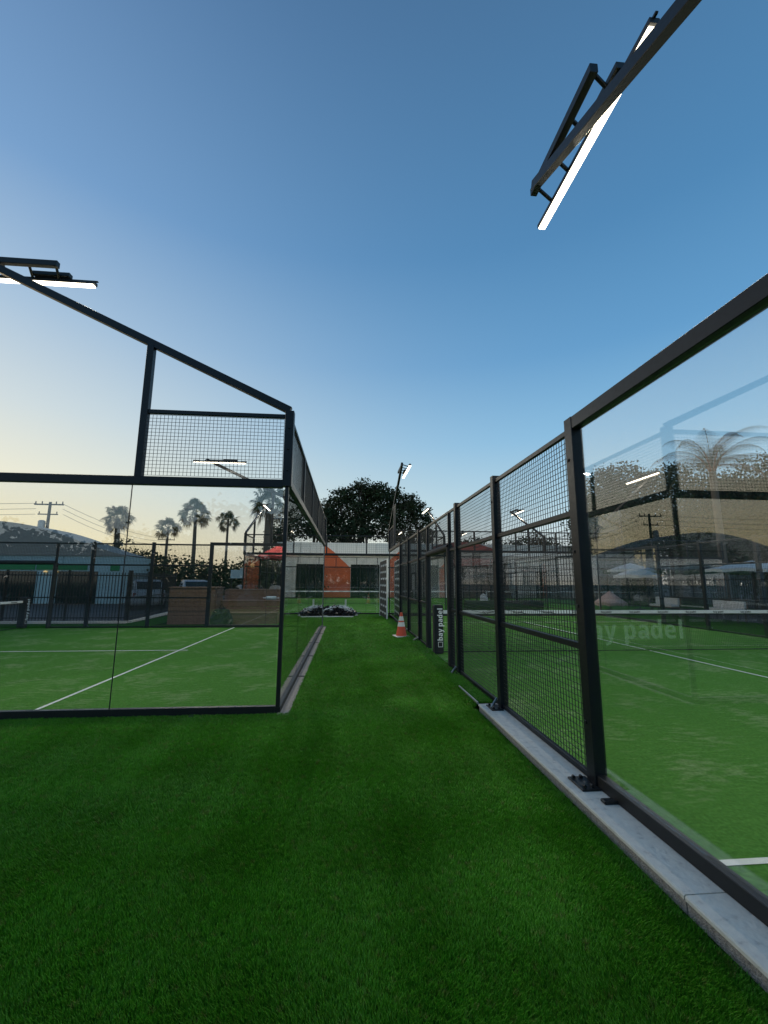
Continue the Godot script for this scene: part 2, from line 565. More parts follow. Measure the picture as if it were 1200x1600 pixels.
func make_net(label: String, at: Vector3, turn: float, big_print: bool) -> void:
	var n := thing("padel_net", label, "net", at, turn, "padel nets")
	part("netting", wire_mesh(9.7, 0.80, 0.045, 0.0035), M["wire"], n, Transform3D(Basis.IDENTITY, Vector3(0, 0.44, 0)))
	var tape := bar("tape", n, M["white tape"], Vector3(-4.85, 0.875, 0), Vector3(4.85, 0.875, 0), 0.012, 0.075)
	bar("bottom_cord", n, M["black steel"], Vector3(-4.85, 0.03, 0), Vector3(4.85, 0.03, 0), 0.02, 0.02)
	for k in 14:
		var o := part("printed_name", lettering("bay padel", 0.055), M["black print"], tape)
		o.transform = tape.transform.affine_inverse() * Transform3D(Basis.IDENTITY, Vector3(-4.5 + k * 0.69, 0.874, 0.008))
	if big_print:
		part("printed_name", lettering("bay padel", 0.56), M["net lettering"], n, Transform3D(Basis.IDENTITY, Vector3(-0.5, 0.47, 0.012)))
	for s in [-1.0, 1.0]:
		var p := block("net_post", n, M["black padding"], Vector3(s * 4.95, 0.52, 0), Vector3(0.2, 1.02, 0.2), 0.0, 0.02)
		p.rotation = Vector3.ZERO
		for q in [1.0]:
			var o := part("printed_name", lettering("bay padel", 0.15), M["white print"], p)
			o.transform = Transform3D(Basis(Vector3.FORWARD, -PI / 2), Vector3(0.03, 0.10, 0.103))
			for r in [[Vector3(0, -0.37, 0), Vector3(0.1, 0.008, 0.003)], [Vector3(0, -0.27, 0), Vector3(0.1, 0.008, 0.003)], [Vector3(-0.046, -0.32, 0), Vector3(0.008, 0.092, 0.003)], [Vector3(0.046, -0.32, 0), Vector3(0.008, 0.092, 0.003)]]:
				block("printed_mark", p, M["white print"], r[0] + Vector3(0.03, 0, 0.103), r[1], 0.0, 0.0005)

# mast: s, e pick the corner of the court; the arm leans along the side wall towards the net
func make_mast(court: Node3D, s: float, e: float, label: String, top: float) -> void:
	var corner := court.transform * Vector3(s * 5.0, 0, e * 10.0)
	# local axes: x runs along the wall away from the corner, z points into the court
	var along: Vector3 = court.transform.basis * Vector3(0, 0, -e)
	var inward: Vector3 = court.transform.basis * Vector3(-s, 0, 0)
	var m := thing("floodlight_mast", label, "floodlight", corner, 0.0, "court floodlight masts")
	m.transform = Transform3D(Basis(along, Vector3.UP, along.cross(Vector3.UP)), corner)
	var w := 1.0 if m.transform.basis.z.dot(inward) > 0 else -1.0
	var steel: Material = M["powder coated steel"]
	bar("arm", m, steel, Vector3(0.0, 3.97, 0), Vector3(4.42, top + 0.03, 0), 0.08, 0.10)
	bar("strut", m, steel, Vector3(1.93, 2.975, 0), Vector3(1.93, 3.94 + (top - 3.94) * 0.4367, 0), 0.09, 0.09)
	bar("cable_loop", m, M["black steel"], Vector3(0.02, 3.95, 0.02), Vector3(0.08, 4.06, 0.02), 0.02, 0.02)
	bar("crossbar", m, steel, Vector3(3.30, top - 0.02, 0), Vector3(4.46, top - 0.02, 0), 0.07, 0.085)
	bar("driver_box", m, M["black steel"], Vector3(3.25, top - 0.04, w * 0.2), Vector3(3.75, top - 0.04, w * 0.2), 0.08, 0.06)
	for x in [3.34, 3.7, 4.05, 4.4]:
		bar("bracket", m, steel, Vector3(x, top, 0), Vector3(x + 0.08, top - 0.1, w * 0.24), 0.03, 0.03)
	var led := bar("led_lamp", m, M["black steel"], Vector3(2.92, top - 0.11, w * 0.24), Vector3(4.80, top - 0.11, w * 0.24), 0.085, 0.05)
	var g := bar("light_panel", m, M["lamp glow"], Vector3(2.94, top - 0.148, w * 0.24), Vector3(4.78, top - 0.148, w * 0.24), 0.075, 0.022)
	m.remove_child(g)
	led.add_child(g)
	g.transform = led.transform.affine_inverse() * g.transform
	for x in [3.0, 3.9, 4.7]:
		block("cable", m, M["black steel"], Vector3(x, top - 0.075, w * 0.24), Vector3(0.22, 0.02, 0.02))
	if true:
		var l := AreaLight3D.new()
		l.name = "lamp_light"
		l.area_size = Vector2(1.84, 0.075)
		l.light_energy = LAMP
		l.light_color = Color(1.0, 0.95, 0.85)
		l.area_normalize_energy = true
		l.area_range = 40.0
		l.area_attenuation = 2.0
		l.shadow_enabled = true
		m.add_child(l)
		l.position = Vector3(3.86, top - 0.185, w * 0.25)
		l.rotation = Vector3(-(PI / 2 + w * deg_to_rad(32.0)), 0, 0)

# ------------------------------------------------------------------ ground
func make_ground() -> void:
	structure("ground", flat_sheet(-300, 300, -200, 500, -0.05), M["asphalt"])
	structure("turf", sheet([V(-22, 0, -5), V(-22, 0, 17.3), V(-7, 0, 17.3), V(-7, 0, -5), V(5, 0, -5), V(5, 0, 21.35), V(17, 0, 21.35), V(17, 0, -5), V(-8.3, 0, 17.3), V(-8.3, 0, 21.35), V(-7, 0, 21.35), V(-7, 0, 17.3), V(-8.3, 0, 21.35), V(-8.3, 0, 43.4), V(26, 0, 43.4), V(26, 0, 21.35)]), M["turf"])
	structure("path", flat_sheet(-7, 5, -5, 21.35, 0.0), M["turf backing"])
	# kerb of the right court: real step, two blocks with an open joint, cut off where the turf climbs over it
	var k := Node3D.new()
	k.name = "kerb"
	k.set_meta("kind", "structure")
	add_child(k)
	for seg in [[-1.6, 2.258], [2.266, 5.62]]:
		var a: float = seg[0]
		var b: float = seg[1]
		bar("kerb_top", k, M["concrete"], V(1.905, 0.075, a), V(1.905, 0.075, b), 0.37, 0.03, Vector3.UP, 0.007)
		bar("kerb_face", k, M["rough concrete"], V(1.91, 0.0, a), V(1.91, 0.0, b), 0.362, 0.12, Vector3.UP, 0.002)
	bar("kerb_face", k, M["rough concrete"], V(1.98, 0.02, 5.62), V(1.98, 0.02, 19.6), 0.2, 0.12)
	var slab := bar("slab_edge", k, M["rough concrete"], V(7.02, 0.0, -0.62), V(7.02, 0.0, 19.56), 9.8, 0.168)
	slab.name = "slab_edge"
	structure("turf_ledge", sheet([V(1.66, 0.0, 5.64), V(1.10, 0.0, 8.5), V(1.73, 0.085, 8.5), V(1.73, 0.085, 5.64), V(1.10, 0.0, 8.5), V(1.10, 0.0, 19.7), V(1.73, 0.085, 19.7), V(1.73, 0.085, 8.5), V(1.73, 0.085, 5.64), V(1.73, 0.085, 19.7), V(1.97, 0.09, 19.7), V(1.97, 0.09, 5.64)]), M["turf backing"])
	bar("edge_trim", k, M["galvanised steel"], V(1.715, 0.100, 5.62), V(1.705, 0.098, 6.5), 0.02, 0.03)
	# narrow footing along the left court's end wall
	var f := Node3D.new()
	f.name = "footing"
	f.set_meta("kind", "structure")
	add_child(f)
	for i in 5:
		bar("footing_block", f, M["rough concrete"], V(-0.745, 0.0, 5.58 + i * 2.06), V(-0.745, 0.0, 5.58 + (i + 1) * 2.06 - 0.008), 0.15, 0.04, Vector3.UP, 0.006)

func make_grass() -> void:
	# one tuft: blades leaning about a root
	var v := PackedVector3Array()
	var col := PackedColorArray()
	var r := RandomNumberGenerator.new()
	r.seed = 5
	for i in 20:
		var a := r.randf() * TAU
		var root := Vector3(r.randf_range(-0.012, 0.012), 0, r.randf_range(-0.012, 0.012))
		var dir := Vector3(cos(a), 0, sin(a))
		var side := Vector3(-sin(a), 0, cos(a)) * 0.0013
		var hgt := r.randf_range(0.028, 0.040)
		var lean := r.randf_range(0.05, 0.45)
		var shade := r.randf_range(0.85, 1.15)
		var mid := root + Vector3(0, hgt * 0.62, 0) + dir * hgt * lean * 0.35
		var tip := root + Vector3(0, hgt, 0) + dir * hgt * lean
		for p in [root - side, root + side, mid + side * 0.8, root - side, mid + side * 0.8, mid - side * 0.8, mid - side * 0.8, mid + side * 0.8, tip]:
			v.append(p)
			col.append(Color(shade, shade, shade))
	var tuft := array_mesh(v, PackedInt32Array(), col)
	var n := FastNoiseLite.new()
	n.seed = 8
	n.frequency = 0.9
	n.fractal_octaves = 3
	var buf := PackedFloat32Array()
	r.seed = 9
	var zones := [[1.0, 3.2, 0.0155, 1.0], [3.2, 5.62, 0.020, 1.15], [5.62, 9.0, 0.027, 1.35], [9.0, 21.3, 0.045, 1.9]]
	for zn in zones:
		var d: float = zn[0]
		var sp: float = zn[2]
		while d < zn[1]:
			var x0 := maxf(-0.92 * d - 1.4, -6.8) if d < 5.62 else -0.66
			var x1 := 1.70 if d < 5.62 else 1.92
			if d > 15.9:
				x0 = -3.2
			if d > 19.6:
				x1 = 3.5
			var x := x0
			while x < x1:
				var px := x + r.randf_range(-0.5, 0.5) * sp
				var pd := d + r.randf_range(-0.5, 0.5) * sp
				x += sp
				if px > 1.7 and pd < 5.66:
					continue
				var py := 0.0
				if pd > 5.64 and pd < 19.7:
					var foot := lerpf(1.66, 1.10, clampf((pd - 5.64) / 2.86, 0.0, 1.0))
					py = clampf((px - foot) / (1.73 - foot), 0.0, 1.0) * 0.086
				var w := n.get_noise_2d(px * 1.0, pd * 1.0)
				var w2 := n.get_noise_2d(px * 1.5 + 40.0, pd * 0.3) * 0.7 + n.get_noise_2d(px * 0.4 - 20.0, pd * 1.1) * 0.5
				var wide: float = zn[3] * r.randf_range(0.85, 1.15)
				var b := Basis(Vector3.UP, r.randf() * TAU).scaled(Vector3(wide, r.randf_range(0.8, 1.15), wide))
				# the nap lies over, a little differently from patch to patch
				var nap := 0.3 + 0.7 * w2
				var shear := Basis(Vector3(1, 0, 0), Vector3(0.35 * w, 1, nap), Vector3(0, 0, 1))
				b = shear * b
				buf.append_array([b.x.x, b.y.x, b.z.x, px, b.x.y, b.y.y, b.z.y, py - 0.001, b.x.z, b.y.z, b.z.z, -pd])
				var k := r.randf_range(0.82, 1.18) * (1.0 + 0.2 * w)
				if r.randf() < 0.03:
					buf.append_array([0.20 * k, 0.25 * k, 0.055 * k, 1.0])
				else:
					buf.append_array([0.094 * k, 0.315 * k, 0.018 * k, 1.0])
			d += sp
	var mm := MultiMesh.new()
	mm.transform_format = MultiMesh.TRANSFORM_3D
	mm.use_colors = true
	mm.mesh = tuft
	mm.instance_count = buf.size() / 16
	mm.buffer = buf
	var o := MultiMeshInstance3D.new()
	o.name = "turf_grass"
	o.multimesh = mm
	o.material_override = M["turf blade"]
	o.set_meta("kind", "stuff")
	o.set_meta("label", "short dark green artificial grass pile covering the path")
	o.set_meta("category", "grass")
	add_child(o)
	print("tufts ", mm.instance_count)

# ------------------------------------------------------------------ plants
func crown_mesh(blobs: Array, clumps: int, leaves: int, size: float, tones: Array, spread := 0.55) -> ArrayMesh:
	var v := PackedVector3Array()
	var col := PackedColorArray()
	var total := 0.0
	for b in blobs:
		total += b[1].x * b[1].y + b[1].x * b[1].z
	for b in blobs:
		var many := int(clumps * (b[1].x * b[1].y + b[1].x * b[1].z) / total)
		for i in many:
			var dir := Vector3(rng.randfn(), rng.randfn(), rng.randfn()).normalized()
			var rad := pow(rng.randf(), 0.35)
			var at: Vector3 = b[0] + dir * b[1] * rad
			var tone: Color = tones[rng.randi() % tones.size()]
			tone = tone * rng.randf_range(0.75, 1.3)
			for k in leaves:
				var q := at + Vector3(rng.randfn(), rng.randfn() * 0.7, rng.randfn()) * spread
				var n := Vector3(rng.randfn(), rng.randfn() + 0.8, rng.randfn()).normalized()
				var s := n.cross(Vector3(rng.randfn(), rng.randfn(), rng.randfn())).normalized()
				var t := n.cross(s)
				var l := size * rng.randf_range(0.6, 1.3)
				var w := l * 0.42
				var a := q - t * l * 0.5
				var z := q + t * l * 0.5 - n * l * 0.12
				var c := q + s * w + n * l * 0.06
				var d := q - s * w + n * l * 0.06
				v.append_array([a, c, z, a, z, d])
				var cc := tone * rng.randf_range(0.8, 1.25)
				for m in 6:
					col.append(cc)
	return array_mesh(v, PackedInt32Array(), col)

func make_tree(label: String, group: String, at: Vector3, blobs: Array, clumps: int, leaves: int, size: float, tones: Array, trunk_r: float, trunks := 1, spread := 0.55, called := "leafy_tree") -> void:
	var t := thing(called, label, "tree", at, 0.0, group)
	part("crown", crown_mesh(blobs, clumps, leaves, size, tones, spread), M["leaf"], t)
	var v := PackedVector3Array()
	var idx := PackedInt32Array()
	var nor := PackedVector3Array()
	for k in trunks:
		var off := Vector3(rng.randf_range(-0.5, 0.5), 0, rng.randf_range(-0.5, 0.5)) * (trunks - 1) * trunk_r * 1.4
		var target: Vector3 = blobs[k % blobs.size()][0]
		var fork := off * 1.4 + Vector3(target.x * 0.25, target.y * 0.45, target.z * 0.25)
		tube_arrays([off + Vector3(0, -0.1, 0), off * 1.15 + Vector3(target.x * 0.05, target.y * 0.2, 0), fork], [trunk_r * 1.25, trunk_r, trunk_r * 0.8], 8, v, idx, nor)
		for j in 4:
			var b: Array = blobs[(k + j) % blobs.size()]
			var end: Vector3 = b[0] + Vector3(rng.randf_range(-0.6, 0.6) * b[1].x, rng.randf_range(-0.2, 0.5) * b[1].y, rng.randf_range(-0.6, 0.6) * b[1].z)
			tube_arrays([fork - Vector3(0, trunk_r, 0), fork.lerp(end, 0.5) + Vector3(0, 0.06, 0) * end.y, end], [trunk_r * 0.55, trunk_r * 0.36, trunk_r * 0.1], 6, v, idx, nor)
	part("trunk", array_mesh(v, idx, PackedColorArray(), PackedVector2Array(), nor), M["bark"], t)

# fan palm: a slim trunk under a head of folded fans, dry ones hanging below
func make_fan_palm(label: String, at: Vector3, height: float, head: float, trunk_r: float, skirt: bool, bend := 0.0) -> void:
	var p := thing("fan_palm", label, "palm tree", at, 0.0, "fan palms along the street")
	var pts := []
	var rad := []
	for i in 7:
		var t := i / 6.0
		pts.append(Vector3(bend * t * t, height * t - 0.1, 0))
		rad.append(trunk_r * lerpf(1.25, 0.82, t))
	part("trunk", tube(pts, rad, 10), M["palm bark"], p)
	var v := PackedVector3Array()
	var col := PackedColorArray()
	var top: Vector3 = pts[6]
	var fronds := 36
	for i in fronds:
		var f := float(i) / fronds
		var el := lerpf(deg_to_rad(84), deg_to_rad(-55), f) + rng.randf_range(-0.12, 0.12)
		var az := i * 2.399963 + rng.randf_range(-0.2, 0.2)
		var out := Vector3(cos(az) * cos(el), sin(el), sin(az) * cos(el))
		var stem := head * rng.randf_range(0.26, 0.66)
		var hub := top + out * stem - Vector3(0, 0.05 * head, 0)
		var side := out.cross(Vector3(rng.randfn() * 0.8, 1.0, rng.randfn() * 0.8)).normalized()
		var roll := rng.randf_range(-1.3, 1.3)
		side = side.rotated(out, roll)
		var tone := Color(0.080, 0.098, 0.042) * rng.randf_range(0.7, 1.3)
		if f > 0.78:
			tone = Color(0.16, 0.11, 0.06) * rng.randf_range(0.7, 1.2)
		elif rng.randf() < 0.12:
			tone = Color(0.14, 0.085, 0.05)
		var sw := side * 0.025
		v.append_array([top - sw, top + sw, hub + sw, top - sw, hub + sw, hub - sw])
		for q in 6:
			col.append(tone)
		var blades := 22
		for k in blades:
			var a := lerpf(-1.75, 1.75, (k + 0.5) / blades) + rng.randf_range(-0.05, 0.05)
			var up := side.cross(out).normalized()
			var dir := (out * cos(a) + side * sin(a)).normalized()
			var l := head * rng.randf_range(0.34, 0.46) * (1.0 - 0.18 * absf(a) / 1.75)
			var w := dir.cross(up).normalized() * l * 0.045
			var mid := hub + dir * l * 0.62 + up * 0.02
			var tip := hub + dir * l + Vector3(0, -l * rng.randf_range(0.18, 0.4), 0)
			v.append_array([hub, mid + w, mid - w, mid - w, mid + w, tip])
			var cc := tone * rng.randf_range(0.85, 1.15)
			for q in 6:
				col.append(cc)
	part("crown", array_mesh(v, PackedInt32Array(), col), M["leaf"], p)
	if skirt:
		v = PackedVector3Array()
		col = PackedColorArray()
		for i in 260:
			var y := top.y - rng.randf_range(0.1, height * 0.55)
			var az := rng.randf() * TAU
			var o := Vector3(cos(az), 0, sin(az))
			var a := Vector3(top.x * pow(y / height, 2.0), y, 0) + o * trunk_r * 0.6
			var w := Vector3(-o.z, 0, o.x) * 0.07
			var tip := a + o * trunk_r * rng.randf_range(0.5, 1.3) + Vector3(0, -rng.randf_range(0.3, 0.7), 0)
			v.append_array([a - w, a + w, tip])
			for q in 3:
				col.append(Color(0.11, 0.08, 0.05) * rng.randf_range(0.7, 1.2))
		part("dry_fronds", array_mesh(v, PackedInt32Array(), col), M["leaf"], p)

func make_feather_palm(label: String, at: Vector3, height: float, head: float, trunk_r: float) -> void:
	var p := thing("feather_palm", label, "palm tree", at)
	part("trunk", tube([Vector3(0, -0.1, 0), Vector3(0, height * 0.5, 0), Vector3(0, height, 0)], [trunk_r * 1.2, trunk_r, trunk_r * 0.9], 10), M["palm bark"], p)
	var v := PackedVector3Array()
	var col := PackedColorArray()
	for i in 26:
		var az := i * 2.399963
		var el := lerpf(1.35, -0.1, i / 26.0)
		var l := head * rng.randf_range(0.9, 1.1)
		var o := Vector3(cos(az), 0, sin(az))
		var prev := Vector3(0, height, 0)
		var side := Vector3(-o.z, 0, o.x)
		var tone := Color(0.10, 0.095, 0.042) * rng.randf_range(0.75, 1.3)
		if i % 6 == 0:
			tone = Color(0.22, 0.10, 0.045)
		for k in 12:
			var t := (k + 1) / 12.0
			var bend := el - t * t * 1.9
			var now := prev + (o * cos(bend) + Vector3.UP * sin(bend)) * l / 12.0
			v.append_array([prev - side * 0.03, prev + side * 0.03, now])
			for q in 3:
				col.append(tone)
			for u in 4:
				for s in [-1.0, 1.0]:
					var root := prev.lerp(now, u / 4.0)
					var dir: Vector3 = (side * s + (now - prev).normalized() * 0.5 + Vector3(0, -0.45 - 0.3 * t, 0)).normalized()
					var ll := head * 0.24 * sin(PI * clampf(t * 0.9 + 0.08, 0.05, 0.97))
					var w := (now - prev).normalized() * 0.016
					v.append_array([root - w, root + w, root + dir * ll + Vector3(0, -0.05, 0)])
					for q in 3:
						col.append(tone * rng.randf_range(0.8, 1.2))
			prev = now
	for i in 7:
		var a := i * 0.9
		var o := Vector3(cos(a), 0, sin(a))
		part("glow_petiole", tube([Vector3(0, height - 0.9, 0), Vector3(0, height - 0.2, 0) + o * 0.22, Vector3(0, height + 0.5, 0) + o * 0.55, Vector3(0, height + 0.9, 0) + o * 0.95], [0.09, 0.07, 0.05, 0.02], 6), M["petiole_glow"], p)  # upright petioles; the glow at the crown base is painted in orange
	part("crown", array_mesh(v, PackedInt32Array(), col), M["leaf"], p)

# ------------------------------------------------------------------ street things
func make_utility_pole(label: String, at: Vector3, h: float, transformer: bool, turn: float) -> void:
	var p := thing("utility_pole", label, "utility pole", at, turn, "utility poles")
	part("pole", tube([Vector3(0, -0.1, 0), Vector3(0, h, 0)], [0.17, 0.11], 10), M["wooden pole"], p)
	bar("crossarm", p, M["wooden pole"], Vector3(-1.25, h - 0.25, 0.14), Vector3(1.25, h - 0.25, 0.14), 0.1, 0.12)
	bar("crossarm", p, M["wooden pole"], Vector3(-0.85, h - 1.15, 0.14), Vector3(0.85, h - 1.15, 0.14), 0.08, 0.1)
	for x in [-1.15, -0.6, 0.6, 1.15]:
		part("insulator", lathe([[0.0, 0.24], [0.05, 0.22], [0.03, 0.15], [0.06, 0.1], [0.03, 0.0]], 8), M["black plastic"], p, Transform3D(Basis.IDENTITY, Vector3(x, h - 0.19, 0.14)))
	for x in [-0.75, 0.75]:
		part("insulator", lathe([[0.0, 0.2], [0.05, 0.18], [0.03, 0.0]], 8), M["black plastic"], p, Transform3D(Basis.IDENTITY, Vector3(x, h - 1.1, 0.14)))
	if transformer:
		part("transformer", lathe([[0.0, 1.0], [0.18, 1.0], [0.28, 0.92], [0.28, 0.04], [0.24, 0.0], [0.0, 0.0]], 14), M["galvanised steel"], p, Transform3D(Basis.IDENTITY, Vector3(-0.45, h - 2.7, 0.1)))
		bar("bracket", p, M["black steel"], Vector3(-0.4, h - 2.0, 0.1), Vector3(0, h - 2.0, 0.0), 0.06, 0.08)
	bar("crossarm", p, M["black steel"], Vector3(-0.1, h - 3.3, 0.1), Vector3(0.9, h - 3.3, 0.1), 0.04, 0.05)

func make_wire(label: String, a: Vector3, b: Vector3, sag: float) -> void:
	var pts := []
	var rad := []
	for i in 15:
		var t := i / 14.0
		pts.append(a.lerp(b, t) - Vector3(0, sag * 4 * t * (1 - t), 0))
		rad.append(0.018)
	var o := part(numbered("power_cable"), tube(pts, rad, 5), M["black plastic"], self)
	o.set_meta("label", label)
	o.set_meta("category", "cable")
	o.set_meta("group", "overhead cables")

func make_car(label: String, at: Vector3, turn: float, paint: String, tall: bool) -> void:
	var c := thing("parked_car", label, "car", at, turn, "cars in the parking lot")
	# stations along z: z, half width, sill, belt, roof (0 = no cabin), roof half width
	var h := 1.0 if tall else 0.82
	var body := [[-2.3, 0.62, 0.42, 0.70], [-2.2, 0.82, 0.28, 0.86], [-1.4, 0.92, 0.25, 0.98 * h + 0.08], [-0.9, 0.93, 0.25, 1.04 * h + 0.04], [1.6, 0.93, 0.25, 1.04 * h + 0.06], [2.15, 0.86, 0.30, 1.0 * h + 0.06], [2.28, 0.74, 0.42, 0.8]]
	var cabin := [[-1.0, 0.80, 1.0 * h, 1.04 * h], [-0.35, 0.76, 1.0 * h, 1.62 * h], [0.2, 0.77, 1.0 * h, 1.70 * h], [1.5, 0.76, 1.0 * h, 1.66 * h], [2.1, 0.76, 1.0 * h, 1.1 * h]]
	part("body", loft(body, 0.06), M[paint], c)
	part("cabin", loft(cabin, 0.16), M[paint], c)
	for s in [-1.0, 1.0]:
		for w in [[-0.42, 0.35], [0.42, 1.3]]:
			block("side_window", c, M["dark window"], Vector3(s * 0.735, 1.30 * h, (w[0] + w[1]) / 2), Vector3(0.05, 0.38 * h, w[1] - w[0]))
		for z in [-1.4, 1.4]:
			var wheel := part("wheel", lathe([[0.0, -0.1], [0.2, -0.11], [0.33, -0.1], [0.35, -0.06], [0.35, 0.06], [0.33, 0.1], [0.2, 0.11], [0.0, 0.1]], 18), M["tyre"], c, Transform3D(Basis(Vector3.BACK, PI / 2), Vector3(s * 0.85, 0.35, z)))
			part("rim", lathe([[0.0, 0.12], [0.19, 0.125], [0.2, 0.11]], 14), M["rim"], wheel, Transform3D(Basis.IDENTITY if s < 0 else Basis(Vector3.RIGHT, PI), Vector3.ZERO))
		block("headlight", c, M["white plastic"], Vector3(s * 0.6, 0.75, -2.24), Vector3(0.28, 0.12, 0.08))
		block("tail_light", c, M["canvas red"], Vector3(s * 0.7, 0.85, 2.2), Vector3(0.16, 0.22, 0.1))
	bar("windscreen", c, M["dark window"], Vector3(0, 1.10 * h, -0.93), Vector3(0, 1.56 * h, -0.44), 1.3, 0.03, Vector3.BACK)
	bar("rear_window", c, M["dark window"], Vector3(0, 1.18 * h, 2.06), Vector3(0, 1.58 * h, 1.62), 1.25, 0.03, Vector3.BACK)
	block("number_plate", c, M["white plastic"], Vector3(0, 0.5, -2.3), Vector3(0.4, 0.12, 0.02))

func loft(rows: Array, inset: float) -> ArrayMesh:
	var st := SurfaceTool.new()
	st.begin(Mesh.PRIMITIVE_TRIANGLES)
	st.set_smooth_group(0)
	var rings := []
	for r in rows:
		var z: float = r[0]
		var w: float = r[1]
		var lo: float = r[2]
		var hi: float = r[3]
		var m := lerpf(lo, hi, 0.55)
		rings.append([Vector3(-w * 0.93, lo, z), Vector3(-w, m, z), Vector3(-w + inset * 0.5, hi - 0.07, z), Vector3(-w + inset, hi, z), Vector3(w - inset, hi, z), Vector3(w - inset * 0.5, hi - 0.07, z), Vector3(w, m, z), Vector3(w * 0.93, lo, z)])
	for i in rings.size() - 1:
		for k in 8:
			var a: Vector3 = rings[i][k]
			var b: Vector3 = rings[i][(k + 1) % 8]
			var c: Vector3 = rings[i + 1][(k + 1) % 8]
			var d: Vector3 = rings[i + 1][k]
			for p in [a, b, c, a, c, d]:
				st.add_vertex(p)
	for e in [0, rings.size() - 1]:
		for k in range(1, 7):
			for p in [rings[e][0], rings[e][k], rings[e][k + 1]]:
				st.add_vertex(p)
	st.generate_normals()
	return st.commit()

func make_umbrella(label: String, at: Vector3, r: float, top: float, drop: float, canvas: String) -> void:
	var u := thing("patio_umbrella", label, "umbrella", at, 0.2, "patio umbrellas")
	part("pole", tube([Vector3(0, 0, 0), Vector3(0, top, 0)], [0.03, 0.03], 8), M["black steel"], u)
	part("base", lathe([[0.0, 0.1], [0.05, 0.1], [0.32, 0.05], [0.34, 0.0], [0.0, 0.0]], 16), M["black steel"], u)
	for k in 8:
		var a := TAU * k / 8
		var b := TAU * (k + 1) / 8
		var p := Vector3(cos(a) * r, top - drop, sin(a) * r)
		var q := Vector3(cos(b) * r, top - drop, sin(b) * r)
		var m := (p + q) / 2 + Vector3(0, 0.06, 0)
		var t := Vector3(0, top, 0)
		var dn := Vector3(0, -0.16, 0)
		part("canopy_panel", array_mesh(PackedVector3Array([t, p, m, t, m, q, p, p + dn, m + dn, p, m + dn, m, m, m + dn, q + dn, m, q + dn, q])), M[canvas], u)
		bar("rib", u, M["black steel"], t + Vector3(0, -0.05, 0), p + Vector3(0, -0.03, 0), 0.02, 0.02)

func make_bench(label: String, at: Vector3, turn: float, cushion: bool) -> void:
	var b := thing("bench", label, "bench", at, turn, "benches beside the right court")
	for k in 3:
		bar("slat", b, M["timber"], Vector3(-0.8, 0.44, -0.14 + k * 0.14), Vector3(0.8, 0.44, -0.14 + k * 0.14), 0.12, 0.035)
	for k in 2:
		bar("back_slat", b, M["timber"], Vector3(-0.8, 0.64 + k * 0.16, -0.26), Vector3(0.8, 0.64 + k * 0.16, -0.26), 0.03, 0.12)
	for s in [-1.0, 1.0]:
		bar("leg", b, M["black steel"], Vector3(s * 0.7, 0.0, 0.14), Vector3(s * 0.7, 0.42, 0.14), 0.05, 0.05)
		bar("leg", b, M["black steel"], Vector3(s * 0.7, 0.0, -0.22), Vector3(s * 0.7, 0.9, -0.28), 0.05, 0.05)
	if cushion:
		block("cushion", b, M["cushion"], Vector3(0, 0.51, 0.0), Vector3(1.5, 0.1, 0.42), 0.0, 0.03)
		block("cushion", b, M["cushion"], Vector3(0, 0.74, -0.2), Vector3(1.5, 0.34, 0.1), 0.0, 0.03)

func make_cone() -> void:
	var c := thing("traffic_cone", "orange traffic cone with two white bands beside the right court", "traffic cone", V(1.60, 0.062, 12.4), 0.2)
	block("base", c, M["cone band"], Vector3(0, 0.032, 0), Vector3(0.40, 0.03, 0.40), 0.0, 0.01)
	var r := func(y: float) -> float: return lerpf(0.155, 0.03, (y - 0.045) / 0.64)
	var y := [0.045, 0.30, 0.42, 0.46, 0.58, 0.685]
	for i in 5:
		var m := "cone band" if i == 1 or i == 3 else "cone orange"
		var g: float = 0.002 if i == 1 or i == 3 else 0.0
		part("band" if m == "cone band" else "body", lathe([[r.call(y[i]) + g, y[i]], [r.call(y[i + 1]) + g, y[i + 1]]] + ([[0.0, 0.69]] if i == 4 else []), 22), M[m], c)

func make_banner() -> void:
	var a := V(1.62, 0, 20.4)
	var b := V(1.70, 0, 17.7)
	var o := thing("logo_banner", "tall black backdrop printed with rows of small white logos at path end", "banner", a)
	var dir := (b - a).normalized()
	var l := a.distance_to(b)
	o.transform = Transform3D(Basis(dir, Vector3.UP, dir.cross(Vector3.UP)), a)
	block("fabric", o, M["black padding"], Vector3(l / 2, 1.30, 0), Vector3(l - 0.1, 2.45, 0.03))
	for x in [0.02, l - 0.02]:
		bar("frame_post", o, M["white plastic"], Vector3(x, 0, 0), Vector3(x, 2.57, 0), 0.05, 0.05)
	for y in [0.035, 2.55]:
		bar("frame_rail", o, M["white plastic"], Vector3(0.05, y, 0), Vector3(l - 0.05, y, 0), 0.04, 0.04)
	for s in [-1.0, 1.0]:
		for row in 8:
			for k in 3:
				var t := Transform3D(Basis(Vector3.UP, 0.0 if s > 0 else PI), Vector3(0.5 + k * 0.8 + (0.25 if row % 2 else 0.0), 0.30 + row * 0.29, s * 0.017))
				part("printed_name", lettering("bay padel", 0.125, 0.002), M["white print"], o, t)
	for x in [0.3, l - 0.3]:
		bar("foot", o, M["white plastic"], Vector3(x, 0.012, -0.3), Vector3(x, 0.012, 0.3), 0.05, 0.02)

